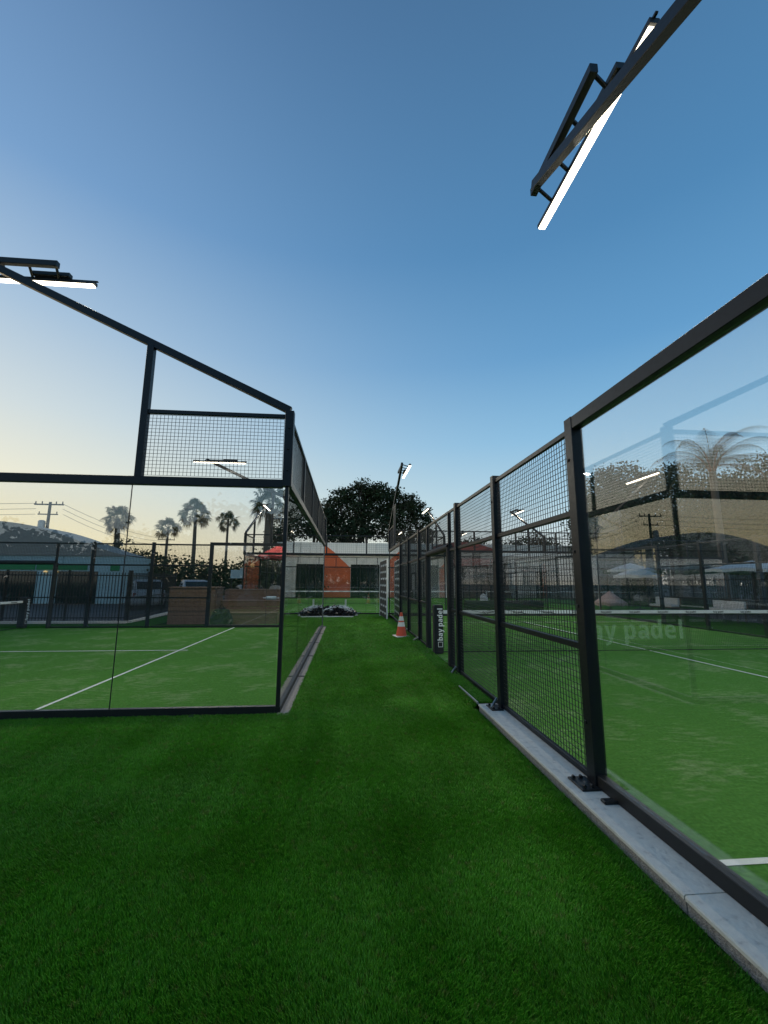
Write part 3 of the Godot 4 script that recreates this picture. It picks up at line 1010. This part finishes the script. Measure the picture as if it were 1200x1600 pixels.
func lump_mesh(seed_: int, size: Vector3, rough: float) -> ArrayMesh:
	var n := FastNoiseLite.new()
	n.seed = seed_
	n.frequency = 1.6
	var st := SurfaceTool.new()
	st.begin(Mesh.PRIMITIVE_TRIANGLES)
	st.set_smooth_group(-1)
	var f := func(i: int, j: int) -> Vector3:
		var th := PI / 2 * j / 8.0
		var ph := TAU * (i % 24) / 24.0
		var d := Vector3(cos(ph) * sin(th + 0.001), cos(th), sin(ph) * sin(th + 0.001))
		return d * size * (1.0 + rough * n.get_noise_3dv(d * 2.0))
	for i in 24:
		for j in 8:
			for p in [f.call(i, j), f.call(i + 1, j), f.call(i + 1, j + 1), f.call(i, j), f.call(i + 1, j + 1), f.call(i, j + 1)]:
				st.add_vertex(p)
	st.generate_normals()
	return st.commit()

func make_debris() -> void:
	var labels := ["crumpled black and white plastic sheeting heap seen through left court's glass", "black plastic sheeting heap with white straps at end of turf path"]
	for k in 2:
		var o := thing("sheeting_heap", labels[k], "plastic sheeting", V(-1.85 if k == 0 else -0.35, 0.0, 20.7), 0.0, "sheeting heaps at the path end")
		for q in 4:
			part("sheet", lump_mesh(40 + k * 7 + q, Vector3(0.46, 0.40 - 0.05 * q, 0.38), 1.1), M["black plastic"], o, Transform3D(Basis(Vector3.UP, q * 1.1), Vector3(-0.36 + 0.26 * q, 0, 0.12 * (q % 2) - 0.06)))
		for q in 5:
			part("cover", lump_mesh(80 + k * 9 + q, Vector3(0.24, 0.13, 0.16), 1.2), M["white plastic"], o, Transform3D(Basis(Vector3.UP, q * 2.0), Vector3(-0.75 + 0.38 * q, 0.26 * (1 if q % 2 else 0), 0.16 - 0.05 * q)))
		for j in 6:
			var pts := []
			var rad := []
			var a0 := rng.randf_range(-1.2, 1.2)
			for i in 10:
				var t := lerpf(-1.3, 1.3, i / 9.0)
				pts.append(Vector3(sin(t) * 0.78 + a0 * 0.12 * cos(t * 3), maxf(0.03, cos(t) * 0.44 + rng.randf_range(-0.07, 0.07)), a0 * 0.32 + 0.1 * sin(t * 4 + j)))
				rad.append(rng.randf_range(0.010, 0.026))
			part("strap", tube(pts, rad, 6), M["white plastic"], o)
	for k in 3:
		var o := bar(numbered("loose_pole"), self, M["white plastic"], V(-2.1 + k * 0.75, 0.035, 19.75 + 0.05 * k), V(-0.9 + k * 0.63, 0.035, 19.8 - 0.04 * k), 0.05, 0.05)
		o.set_meta("label", ["white pole on the turf at left of the sheeting heaps", "white pole lying in front between the two sheeting heaps", "white pole on the turf before the right sheeting heap"][k])
		o.set_meta("category", "pole")
		o.set_meta("group", "poles in front of the heaps")
	var w := thing("white_stake", "pale upright stake standing behind the right sheeting heap", "stake", V(0.0, 0.0, 22.2))
	bar("shaft", w, M["white plastic"], Vector3(0, 0, 0), Vector3(0, 0.7, 0), 0.09, 0.09)
	block("foot", w, M["white plastic"], Vector3(0, 0.01, 0), Vector3(0.25, 0.02, 0.25))
	var roll := thing("turf_roll", "long dark roll of turf lying behind the right court", "turf roll", V(8.6, 0.32, 23.0), 0.02)
	part("roll", tube([Vector3(-2.15, 0, 0), Vector3(0, -0.01, 0), Vector3(2.15, 0, 0)], [0.31, 0.32, 0.31], 22), M["roll backing"], roll)
	for s in [-1.0, 1.0]:
		var sp := []
		var sr := []
		for i in 40:
			var a := i * 0.45
			sp.append(Vector3(s * 2.152, sin(a), cos(a)) * Vector3(1, 0.015 + 0.295 * i / 40.0, 0.015 + 0.295 * i / 40.0))
			sr.append(0.014)
		part("spiral_edge", tube(sp, sr, 5), M["roll backing"], roll)
	for i in 3:
		var o := part(numbered("white_sack"), lump_mesh(60 + i, Vector3(0.22, 0.34, 0.2), 0.4), M["white plastic"], self, Transform3D(Basis.IDENTITY, V(7.15 + i * 0.36, 0.0 if i != 1 else 0.62, 23.7 if i != 1 else 23.0)))
		o.set_meta("label", ["white sack behind the dark turf roll, left of three", "white sack sitting on top of the dark turf roll", "white sack behind the dark turf roll, right of three"][i])
		o.set_meta("category", "sack")
		o.set_meta("group", "white sacks by the turf roll")

# ------------------------------------------------------------------ buildings and left background
func make_club_house() -> void:
	var b := thing("club_house", "long grey flat roofed building with orange painted wedge behind the courts", "building", V(0, 0, 43.5))
	var z := 0.0
	var g: Material = M["grey render"]
	# walls between the openings, dark glazing set back in them
	for w in [[-7.0, -5.0], [-2.25, 0.45], [3.4, 11.0], [17.0, 19.9], [24.0, 34.0]]:
		bar("wall", b, g, Vector3(w[0], 2.1, -0.2), Vector3(w[1], 2.1, -0.2), 0.4, 4.3)
	for o in [[-5.0, -2.25, 3.3], [0.45, 3.4, 3.3], [19.9, 24.0, 2.7]]:
		var n := 3
		var w: float = (o[1] - o[0]) / n
		bar("lintel", b, g, Vector3(o[0], (4.25 + o[2]) / 2, -0.2), Vector3(o[1], (4.25 + o[2]) / 2, -0.2), 0.398, 4.25 - o[2])
		for k in n:
			block("glass_door", b, M["dark window"], Vector3(o[0] + w * (k + 0.5), o[2] / 2, -0.3), Vector3(w - 0.08, o[2], 0.04))
			bar("mullion", b, M["black steel"], Vector3(o[0] + w * k + 0.03, 0, -0.25), Vector3(o[0] + w * k + 0.03, o[2], -0.25), 0.06, 0.08)
	for k in 20:
		block("fascia_panel", b, M["fascia panel"], Vector3(-6.0 + k * 2.0, 4.88, 0.12), Vector3(1.975, 1.18, 0.3))
	bar("soffit", b, M["black steel"], Vector3(-7, 4.24, 0.05), Vector3(34, 4.24, 0.05), 0.5, 0.06)
	bar("roof", b, g, Vector3(-7, 5.35, -4.0), Vector3(34, 5.35, -4.0), 7.8, 0.2)
	bar("back_wall", b, g, Vector3(-7, 2.6, -7.8), Vector3(34, 2.6, -7.8), 0.3, 5.2)
	# orange wedge painted over wall and fascia: a real cladding panel 4 cm thick
	var p := PackedVector2Array([Vector2(-2.2, 0.0), Vector2(-2.2, 4.2), Vector2(-0.95, 4.2), Vector2(0.42, 2.95), Vector2(0.42, 0.0)])
	part("painted_wedge", prism(p, 0.04), M["orange paint"], b, Transform3D(Basis.IDENTITY, Vector3(0, 0, 0.0)))
	var q := PackedVector2Array([Vector2(-2.2, 4.30), Vector2(-2.2, 5.25), Vector2(-1.0, 4.30)])
	part("painted_wedge", prism(q, 0.04), M["orange paint"], b, Transform3D(Basis.IDENTITY, Vector3(0, 0, 0.27)))
	part("painted_wedge", prism(PackedVector2Array([Vector2(-6.2, 0.4), Vector2(-5.02, 0.4), Vector2(-5.02, 1.5)]), 0.04), M["orange paint"], b)
	# maroon pavilion built against the front
	var m := thing("maroon_pavilion", "dark maroon pavilion with curved canopy in front of the grey building", "pavilion", V(13.5, 0, 42.2))
	block("wall", m, M["brown paint"], Vector3(0.0, 1.6, -0.4), Vector3(5.0, 3.2, 0.6))
	part("side_wall", prism(PackedVector2Array([Vector2(2.2, 3.3), Vector2(3.25, 0.0), Vector2(2.0, 0.0), Vector2(2.0, 3.3)]), 0.5), M["brown paint"], m, Transform3D(Basis.IDENTITY, Vector3(0, 0, -0.5)))
	bar("band", m, M["maroon paint"], Vector3(-3.2, 3.6, -0.3), Vector3(2.2, 3.6, -0.3), 0.7, 0.8)
	for x in [-3.0, -0.6, 1.6]:
		bar("post", m, M["brown paint"], Vector3(x, 4.0, -0.3), Vector3(x, 4.6, -0.3), 0.15, 0.15)
	var arc := PackedVector2Array([Vector2(-4.6, 4.5)])
	for i in 13:
		var t := i / 12.0
		arc.append(Vector2(lerpf(-4.6, 2.0, t), 4.6 + 0.95 * sin(PI * clampf(0.2 + t * 0.8, 0, 1))))
	part("canopy", prism(arc, 2.0), M["maroon paint"], m, Transform3D(Basis.IDENTITY, Vector3(0, 0, -1.2)))
	for k in 3:
		block("window", m, M["dark window"], Vector3(-1.6 + k * 1.5, 1.9, -0.09), Vector3(1.1, 1.3, 0.04))

func prism(p: PackedVector2Array, depth: float) -> ArrayMesh:
	var v := PackedVector3Array()
	var t := Geometry2D.triangulate_polygon(p)
	for i in range(0, t.size(), 3):
		for z in [0.0, depth]:
			for j in 3:
				v.append(Vector3(p[t[i + j]].x, p[t[i + j]].y, z))
	for i in p.size():
		var a := p[i]
		var b := p[(i + 1) % p.size()]
		v.append_array([Vector3(a.x, a.y, 0), Vector3(b.x, b.y, 0), Vector3(b.x, b.y, depth), Vector3(a.x, a.y, 0), Vector3(b.x, b.y, depth), Vector3(a.x, a.y, depth)])
	return array_mesh(v)

func make_warehouse() -> void:
	var b := thing("warehouse", "pale blue warehouse with curved brown roof and green stripe", "building", V(0, 0, 31.5))
	for k in 9:
		var x := -32.6 + k * 2.0
		block("wall_panel", b, M["pale blue cladding"], Vector3(x, 1.65, 0.0), Vector3(1.97, 3.3, 0.2))
	for k in 3:
		block("green_stripe", b, M["green paint"], Vector3(-26.4 + k * 3.4, 2.5, 0.13), Vector3(3.3, 0.42, 0.05))
	block("green_stripe", b, M["green paint"], Vector3(-16.1, 2.45, 0.13), Vector3(0.6, 0.4, 0.05))
	bar("cornice", b, M["roof sheet"], Vector3(-33.6, 3.31, 0.05), Vector3(-15.55, 3.31, 0.05), 0.3, 0.09)
	var arc := PackedVector2Array([Vector2(-34.0, 3.36)])
	for i in 21:
		var t := i / 20.0
		arc.append(Vector2(lerpf(-34.0, -15.6, t), 3.36 + 2.3 * pow(sin(PI * t), 1.3)))
	part("roof", prism(arc, 4.0), M["roof sheet"], b, Transform3D(Basis.IDENTITY, Vector3(0, 0, -4.0)))
	block("side_wall", b, M["pale blue cladding"], Vector3(-15.72, 1.65, -2.15), Vector3(0.2, 3.3, 4.0))
	for k in 2:
		block("shop_door", b, M["dark window"], Vector3(-22.5 + k * 4.0, 1.1, 0.11), Vector3(2.6, 2.2, 0.05))
	for x in [-20.6, -19.9]:
		var l := part("wall_light", lathe([[0.0, 0.12], [0.1, 0.08], [0.12, 0.0], [0.0, 0.0]], 10), M["warm glow"], b, Transform3D(Basis.IDENTITY, Vector3(x, 2.12, 0.2)))
		l.name = "wall_light"

func make_picket_fence(label: String, a: Vector3, b: Vector3) -> void:
	var f := thing("picket_fence", label, "fence", a, 0.0, "black picket fences")
	var d := b - a
	var l := d.length()
	f.transform = Transform3D(Basis(d / l, Vector3.UP, (d / l).cross(Vector3.UP)), a)
	for y in [0.18, 0.95, 1.80]:
		bar("rail", f, M["black steel"], Vector3(0, y, 0), Vector3(l, y, 0), 0.035, 0.04)
	var n := int(l / 0.115)
	for i in n:
		bar("picket", f, M["black steel"], Vector3((i + 0.5) * l / n, 0.06, 0), Vector3((i + 0.5) * l / n, 1.92, 0), 0.02, 0.02, Vector3.UP, 0.002)
	var m := int(ceil(l / 2.4))
	for i in m + 1:
		bar("post", f, M["black steel"], Vector3(i * l / m, -0.02, 0), Vector3(i * l / m, 2.0, 0), 0.07, 0.07)
	bar("kerb", f, M["concrete"], Vector3(-0.1, 0.02, 0.12), Vector3(l + 0.1, 0.02, 0.12), 0.14, 0.1)

func make_timber() -> void:
	var p := thing("planter_box", "tall brown timber box beside the tiered wooden steps", "planter", V(-5.75, 0, 17.3))
	for k in 8:
		for s in [-1.0, 1.0]:
			block("plank", p, M["timber"], Vector3(0, 0.085 + k * 0.165, s * 0.45), Vector3(1.66, 0.155, 0.04))
			block("plank", p, M["timber"], Vector3(s * 0.85, 0.085 + k * 0.165, 0), Vector3(0.04, 0.155, 0.86))
	block("cap", p, M["timber"], Vector3(0, 1.36, 0), Vector3(1.78, 0.04, 0.98))
	var s := thing("wooden_steps", "wide brown tiered wooden seating steps behind the left court", "steps", V(-3.76, 0, 16.7))
	for k in 3:
		var y := 0.42 * (k + 1)
		var z := -0.75 * k
		for j in 2:
			bar("riser_plank", s, M["timber"], Vector3(-1.15, y - 0.32 + j * 0.205, z), Vector3(1.15, y - 0.32 + j * 0.205, z), 0.03, 0.195)
		for j in 4:
			bar("tread_plank", s, M["timber"], Vector3(-1.15, y, z - 0.06 - j * 0.185), Vector3(1.15, y, z - 0.06 - j * 0.185), 0.178, 0.035)
		for x in [-1.18, 1.18]:
			block("side_panel", s, M["timber"], Vector3(x, (y - 0.02) / 2, z - 0.36), Vector3(0.04, y - 0.02, 0.72))
	var g := thing("duffel_bag", "dark duffel bag leaning at the end of the wooden steps", "bag", V(-4.55, 0.0, 16.45))
	part("body", lump_mesh(71, Vector3(0.42, 0.62, 0.14), 0.35), M["black plastic"], g)
	part("handle", tube([Vector3(-0.15, 0.5, 0.0), Vector3(0, 0.78, 0.02), Vector3(0.15, 0.5, 0.0)], [0.02, 0.02, 0.02], 6), M["black padding"], g)
	var h := thing("tool_bag", "grey tool bag lying on the top wooden step", "bag", V(-2.95, 1.28, 18.45))
	part("body", lump_mesh(72, Vector3(0.26, 0.16, 0.16), 0.35), M["roof sheet"], h)
	part("handle", tube([Vector3(-0.15, 0.16, 0.0), Vector3(0, 0.3, 0.02), Vector3(0.15, 0.16, 0.0)], [0.015, 0.015, 0.015], 6), M["black padding"], h)
	var r := thing("foam_roller", "pale short roller lying on the middle wooden step", "roller", V(-3.0, 0.94, 17.75))
	part("drum", tube([Vector3(-0.2, 0, 0), Vector3(0.2, 0, 0)], [0.075, 0.075], 12), M["pale sign"], r)
	part("axle", tube([Vector3(-0.32, 0, 0), Vector3(0.32, 0, 0)], [0.02, 0.02], 8), M["white plastic"], r)

func make_background() -> void:
	make_warehouse()
	make_club_house()
	make_picket_fence("black picket fence running along behind the left court", V(-22.0, 0, 17.7), V(-8.5, 0, 17.7))
	make_picket_fence("black picket fence turning back towards the parked cars", V(-8.45, 0, 17.75), V(-9.0, 0, 23.6))
	make_timber()
	make_car("white tall car behind the corner of the picket fence", V(-12.2, -0.05, 27.5), 0.5, "car white", true)
	make_car("silver car parked nearest the timber box behind the fence", V(-9.6, -0.05, 28.0), 0.45, "car silver", true)
	make_car("dark grey car parked behind the wooden steps", V(-6.6, -0.05, 29.5), 0.4, "car grey", false)
	make_utility_pole("tall utility pole with transformer above the warehouse roof", V(-27.0, 0, 40.5), 8.6, true, 0.0)
	make_utility_pole("distant utility pole between the first two fan palms", V(-28.6, 0, 70.0), 8.2, false, 0.15)
	for i in 3:
		make_wire(["overhead cable between the two poles, upper", "overhead cable between the two poles, middle", "overhead cable between the two poles, lower"][i], V(-25.9 + 0.1 * i, 8.45 - i * 0.5, 40.4), V(-28.0, 8.1 - i * 0.35, 69.9), 0.7 + 0.15 * i)
		make_wire(["overhead cable running left from the tall pole, upper", "overhead cable running left from the tall pole, middle", "overhead cable running left from the tall pole, lower"][i], V(-28.1, 8.45 - i * 0.5, 40.4), V(-60.0, 8.6 - i * 0.5, 36.0), 0.6)
	make_fan_palm("shaggy fan palm with thick trunk above the warehouse's right end", V(-24.6, 0, 48), 8.3, 2.0, 0.28, true, -0.3)
	make_fan_palm("slim fan palm second from the left, beside the distant pole", V(-24.4, 0, 60), 8.8, 2.0, 0.15, false)
	make_fan_palm("tall fan palm with bare pale trunk in the middle of the row", V(-18.0, 0, 52), 9.7, 2.15, 0.22, false, -0.15)
	make_fan_palm("small headed fan palm fourth from the left", V(-16.5, 0, 60), 9.9, 1.85, 0.17, false)
	make_fan_palm("largest fan palm with stout trunk beside the left court's corner", V(-7.75, 0, 42), 9.2, 2.6, 0.33, false)
	# dark shrubs and small trees behind the parking lot
	var olive := [Color(0.042, 0.060, 0.025), Color(0.055, 0.070, 0.030), Color(0.075, 0.075, 0.038)]
	var shrubs := [[-15.2, 37, 2.3, 4.3], [-12.6, 38, 1.9, 3.6], [-10.4, 36.5, 1.8, 3.4], [-8.2, 38.5, 1.6, 4.2], [-6.3, 37, 1.7, 3.6], [-21.5, 44, 1.6, 6.2], [-4.4, 40, 1.8, 4.0], [-17.6, 40, 2.2, 4.6]]
	var where := ["broad dark bushy tree right of the warehouse", "dark bushy tree under the second palm", "low dark bushy tree behind the white car", "thin topped bushy tree under the fourth palm", "dark bushy tree behind the silver car", "small leafy tree at the shaggy palm's foot", "bushy tree under the largest palm", "bushy tree peeking over the warehouse's right end"]
	for i in shrubs.size():
		var s: Array = shrubs[i]
		var r: float = s[2]
		var h: float = s[3]
		make_tree(where[i], "bushy trees behind the parking lot", V(s[0], 0, s[1]), [[Vector3(0, h * 0.52, 0), Vector3(r, h * 0.42, r)], [Vector3(r * 0.6, h * 0.45, 0.2), Vector3(r * 0.6, h * 0.38, r * 0.6)], [Vector3(-r * 0.6, h * 0.42, 0.2), Vector3(r * 0.6, h * 0.35, r * 0.6)]], 130, 14, 0.24, olive, 0.14, 1, 0.32, "bushy_tree")
	# the great dark tree over the club house, and its neighbours
	var dark := [Color(0.034, 0.052, 0.022), Color(0.044, 0.062, 0.027), Color(0.052, 0.064, 0.030), Color(0.066, 0.058, 0.030)]
	make_tree("huge dark domed tree rising behind the grey building", "trees behind the buildings", V(2.6, 0, 54), [[Vector3(-5.3, 8.6, -1.3), Vector3(1.7, 2, 1.87)], [Vector3(-4.6, 10.9, -0.47), Vector3(1.6, 1.5, 1.76)], [Vector3(-3, 12.2, 0.36), Vector3(1.6, 1.3, 1.76)], [Vector3(-3.6, 7.6, 1.19), Vector3(2, 1.6, 2.2)], [Vector3(-1.6, 10.6, -0.58), Vector3(2.2, 1.8, 2.42)], [Vector3(-0.6, 13.2, 0.25), Vector3(1.9, 1.3, 2.09)], [Vector3(-0.8, 8, 1.08), Vector3(2, 1.5, 2.2)], [Vector3(1.2, 11.6, -0.69), Vector3(2.2, 1.9, 2.42)], [Vector3(1.6, 13.2, 0.14), Vector3(1.5, 1.1, 1.65)], [Vector3(1.9, 8.6, 0.97), Vector3(2.1, 1.7, 2.31)], [Vector3(3.6, 12.2, -0.8), Vector3(1.7, 1.5, 1.87)], [Vector3(4.2, 9.8, 0.03), Vector3(2.2, 1.9, 2.42)], [Vector3(5.8, 11.4, 0.86), Vector3(1.5, 1.3, 1.65)], [Vector3(5, 7.4, -0.91), Vector3(2, 1.5, 2.2)], [Vector3(7, 9.4, -0.08), Vector3(1.6, 1.7, 1.76)], [Vector3(7.4, 7.2, 0.75), Vector3(1.3, 1.3, 1.43)], [Vector3(-5.9, 6.6, -1.02), Vector3(1.2, 1, 1.32)]], 980, 30, 0.27, dark, 0.34, 6, 0.36)
	make_tree("dark tree seen through the left court's corner mesh", "trees behind the buildings", V(-6.2, 0, 50), [[Vector3(0, 7.0, 0), Vector3(2.6, 3.0, 2.4)], [Vector3(1.8, 6.0, 0), Vector3(1.8, 2.6, 1.8)], [Vector3(-1.6, 5.6, 0), Vector3(1.6, 2.0, 1.6)]], 260, 24, 0.27, dark, 0.25, 2, 0.40)
	make_tree("dark tree filling between the huge tree and the largest palm", "trees behind the buildings", V(-3.9, 0, 53), [[Vector3(0, 7.8, 0), Vector3(2.0, 2.4, 2.0)], [Vector3(1.0, 9.6, 0), Vector3(1.6, 1.4, 1.6)], [Vector3(-1.2, 6.4, 0), Vector3(1.6, 1.8, 1.6)], [Vector3(0.8, 6.2, 0), Vector3(1.6, 1.6, 1.6)]], 240, 28, 0.27, dark, 0.2, 2, 0.36)
	var autumn := [Color(0.11, 0.06, 0.024), Color(0.07, 0.06, 0.026), Color(0.05, 0.055, 0.025)]
	var small := [[14.6, 52, 1.5, 6.7], [16.6, 53, 1.7, 7.0], [20.6, 50, 1.6, 6.8], [23.5, 51, 1.9, 7.4], [25.7, 52, 1.5, 7.0]]
	var names := ["reddish brown small tree above the grey roof, leftmost", "small green tree above the maroon pavilion", "small green tree above the grey roof, third from left", "brown tinged tree above the grey roof near the floodlight", "small tree above the grey roof, rightmost beside the post"]
	for i in small.size():
		var s: Array = small[i]
		make_tree(names[i], "small trees above the grey roof", V(s[0], 0, s[1]), [[Vector3(0, s[3] - 1.0, 0), Vector3(s[2], 1.2, s[2])], [Vector3(0.6, s[3] - 1.7, 0), Vector3(s[2], 1.0, s[2])]], 70, 14, 0.26, autumn if i % 3 == 0 else dark, 0.13, 1, 0.3)
	var right := [[27.5, 41, 3.8, 13.6], [34.5, 42, 4.6, 14.2], [32.0, 33, 3.8, 10.6], [43.0, 40, 5.0, 14.6], [24.6, 37, 2.8, 9.6], [40.0, 31, 4.2, 11.2]]
	var rn := ["tall dark tree just right of the heavy court post", "broad tall dark tree behind the right court's glass", "middle sized tree behind the white umbrellas", "tall dark tree at the far right edge", "lower dark tree nearest the heavy court post", "middle sized dark tree at the right edge"]
	for i in right.size():
		var s: Array = right[i]
		var r: float = s[2]
		var h: float = s[3]
		make_tree(rn[i], "dark trees behind the right court", V(s[0], 0, s[1]), [[Vector3(0, h * 0.66, 0), Vector3(r, h * 0.32, r)], [Vector3(r * 0.55, h * 0.5, 0), Vector3(r * 0.7, h * 0.3, r * 0.7)], [Vector3(-r * 0.55, h * 0.48, 0), Vector3(r * 0.7, h * 0.3, r * 0.7)], [Vector3(r * 0.2, h * 0.86, 0), Vector3(r * 0.75, h * 0.16, r * 0.7)], [Vector3(0, h * 0.26, 0), Vector3(r * 0.9, h * 0.22, r * 0.8)]], 700, 28, 0.27, dark, 0.28, 2, 0.42)
	var added_rear_trees := [[-21.5, -19.0, 3.6, 5.0], [-14.5, -21.0, 3.8, 5.4], [-8.0, -19.5, 3.3, 7.2], [-1.5, -21.5, 3.8, 8.6], [5.0, -19.0, 3.4, 7.6], [11.5, -20.5, 3.6, 8.0]]  # unseen trees, added to darken what the left court's glass mirrors
	var rear_names := ["unseen low leafy tree added behind the viewpoint, leftmost of the row", "unseen low leafy tree added behind the viewpoint, second from the left", "unseen leafy tree added behind the viewpoint, third from the left", "largest unseen leafy tree added behind the viewpoint", "unseen leafy tree added behind the viewpoint, fifth from the left", "unseen leafy tree added behind the viewpoint, rightmost of the row"]
	for i in added_rear_trees.size():
		var s: Array = added_rear_trees[i]
		var r: float = s[2]
		var h: float = s[3]
		make_tree(rear_names[i], "unseen trees added behind the viewpoint", V(s[0], 0, s[1]), [[Vector3(0, h * 0.6, 0), Vector3(r, h * 0.38, r)], [Vector3(r * 0.7, h * 0.36, 0), Vector3(r * 0.8, h * 0.32, r * 0.7)], [Vector3(-r * 0.7, h * 0.36, 0), Vector3(r * 0.8, h * 0.32, r * 0.7)]], 300, 18, 0.42, dark, 0.25, 2, 0.5)
	make_feather_palm("tall feather palm with arching fronds seen through the right glass", V(26.2, 0, 27.5), 10.0, 4.6, 0.24)
	make_umbrella("red patio umbrella behind the left court's far corner", V(-4.1, 0, 26.0), 1.35, 3.75, 0.75, "canvas red")
	make_umbrella("white patio umbrella nearest the heavy post, seen through right glass", V(17.6, 0, 24.5), 1.3, 2.55, 0.5, "canvas white")
	make_umbrella("white patio umbrella standing behind the nearest white one", V(20.0, 0, 28.5), 1.5, 3.0, 0.5, "canvas white")
	make_umbrella("wide white patio umbrella in the middle beyond the right court", V(20.2, 0, 19.6), 2.1, 2.75, 0.45, "canvas white")
	make_umbrella("wide white patio umbrella at the right edge beyond the court", V(21.2, 0, 15.4), 2.0, 2.75, 0.45, "canvas white")
	make_bench("cushioned bench beyond the right court, farthest from the path's mouth", V(16.0, 0, 20.5), -PI / 2, true)
	make_bench("cushioned bench beyond the right court, second farthest", V(16.2, 0, 17.2), -PI / 2, true)
	make_bench("cushioned bench beyond the right court, second nearest", V(16.3, 0, 14.6), -PI / 2, true)
	make_bench("cushioned bench beyond the right court, nearest", V(16.4, 0, 12.2), -PI / 2, true)
	make_umbrella("low pinkish closed parasol tent by the far benches", V(15.4, 0, 24.0), 0.9, 1.15, 0.7, "pink canvas")
	make_picket_fence("dark picket fence beyond the benches at the right", V(24.0, 0, 30.0), V(24.0, 0, 8.0))
	# hoarding sign and lamp post beyond the left court
	var s := thing("notice_board", "pale blue notice board on two posts beyond the wooden steps", "sign", V(-5.45, 0, 22.2))
	block("board", s, M["pale sign"], Vector3(0, 1.95, 0), Vector3(0.72, 0.42, 0.05))
	block("board", s, M["pale sign"], Vector3(0.22, 2.2, 0), Vector3(0.26, 0.12, 0.05))
	for x in [-0.3, 0.3]:
		bar("post", s, M["black steel"], Vector3(x, 0, -0.05), Vector3(x, 2.1, -0.05), 0.05, 0.05)
	var l := thing("lamp_post", "small lit globe lamp on a thin post beyond the steps", "lamp", V(-5.2, 0, 24.2))
	part("post", tube([Vector3(0, 0, 0), Vector3(0, 2.35, 0)], [0.04, 0.03], 8), M["black steel"], l)
	part("lamp_globe", lathe([[0.0, 0.24], [0.05, 0.22], [0.12, 0.14], [0.13, 0.08], [0.08, 0.0], [0.0, 0.0]], 14), M["warm glow"], l, Transform3D(Basis.IDENTITY, Vector3(0, 2.36, 0)))
	var ol := OmniLight3D.new()
	ol.name = "lamp_light"
	ol.light_energy = 0.25
	ol.light_color = Color(1.0, 0.8, 0.45)
	ol.light_size = 0.1
	ol.omni_range = 30.0
	ol.omni_attenuation = 2.0
	ol.shadow_enabled = true
	l.add_child(ol)
	ol.position = Vector3(0, 2.48, 0)

# ------------------------------------------------------------------
func _ready() -> void:
	rng.seed = 4711
	make_view()
	make_materials()
	make_ground()
	var right := make_cage("tall black glass and wire padel court cage right of the turf path", V(6.975, 0.09, 9.42), 0.0, true)
	make_floor(V(6.975, 0.09, 9.42), 0.0)
	var left := make_cage("black glass padel court cage left of the turf path with its corner facing", V(-10.82, 0.006, 10.7), PI / 2, true)
	make_floor(V(-10.82, 0.006, 10.7), PI / 2)
	var far := make_cage("padel court cage closing off the far end of the turf path", V(0.0, 0.006, 31.4), 0.0, false)
	make_floor(V(0.0, 0.006, 31.4), 0.0)
	var beyond := make_cage("distant padel court cage at right in front of the grey building", V(15.35, 0.006, 31.4), 0.0, false)
	make_floor(V(15.35, 0.006, 31.4), 0.0)
	make_net("long black net with white printed tape across the right court", V(6.975, 0.095, 9.42), 0.0, true)
	make_net("net of the left court ending at a padded post at the left edge", V(-10.82, 0.01, 10.7), PI / 2, false)
	make_net("distant net across the court at the end of the path", V(0.0, 0.01, 31.4), 0.0, false)
	make_net("distant net across the court in front of the grey building", V(15.35, 0.01, 31.4), 0.0, false)
	# local +z of a court is towards the camera when it is not turned
	make_mast(right, -1.0, 1.0, "near floodlight mast leaning overhead at the upper right", 5.80)
	make_mast(right, -1.0, -1.0, "floodlight mast at the right court's far end beside the path", 5.80)
	make_mast(right, 1.0, -1.0, "floodlight mast at the right court's far right corner behind the glass", 5.80)
	make_mast(right, 1.0, 1.0, "floodlight mast at the right court's near right corner", 5.80)
	make_mast(left, -1.0, 1.0, "floodlight mast leaning left from the left court's near corner", 6.02)
	make_mast(left, 1.0, 1.0, "floodlight mast behind the left court's corner mesh panel", 6.02)
	make_mast(far, -1.0, 1.0, "distant floodlight mast in front of the largest palm", 6.02)
	make_mast(far, 1.0, 1.0, "distant floodlight mast right of the huge dark tree", 6.02)
	make_mast(beyond, -1.0, 1.0, "distant floodlight mast seen through the right court's wire mesh", 6.02)
	make_mast(far, -1.0, -1.0, "unseen farthest floodlight mast added at left in front of the grey building", 6.02)  # this and the following masts: unseen, added to light the grey facade
	make_mast(far, 1.0, -1.0, "unseen farthest floodlight mast added near the path's end before the grey building", 6.02)
	make_mast(beyond, -1.0, -1.0, "unseen farthest floodlight mast added at right before the maroon pavilion", 6.02)
	make_banner()
	make_cone()
	make_debris()
	make_background()
	make_grass()
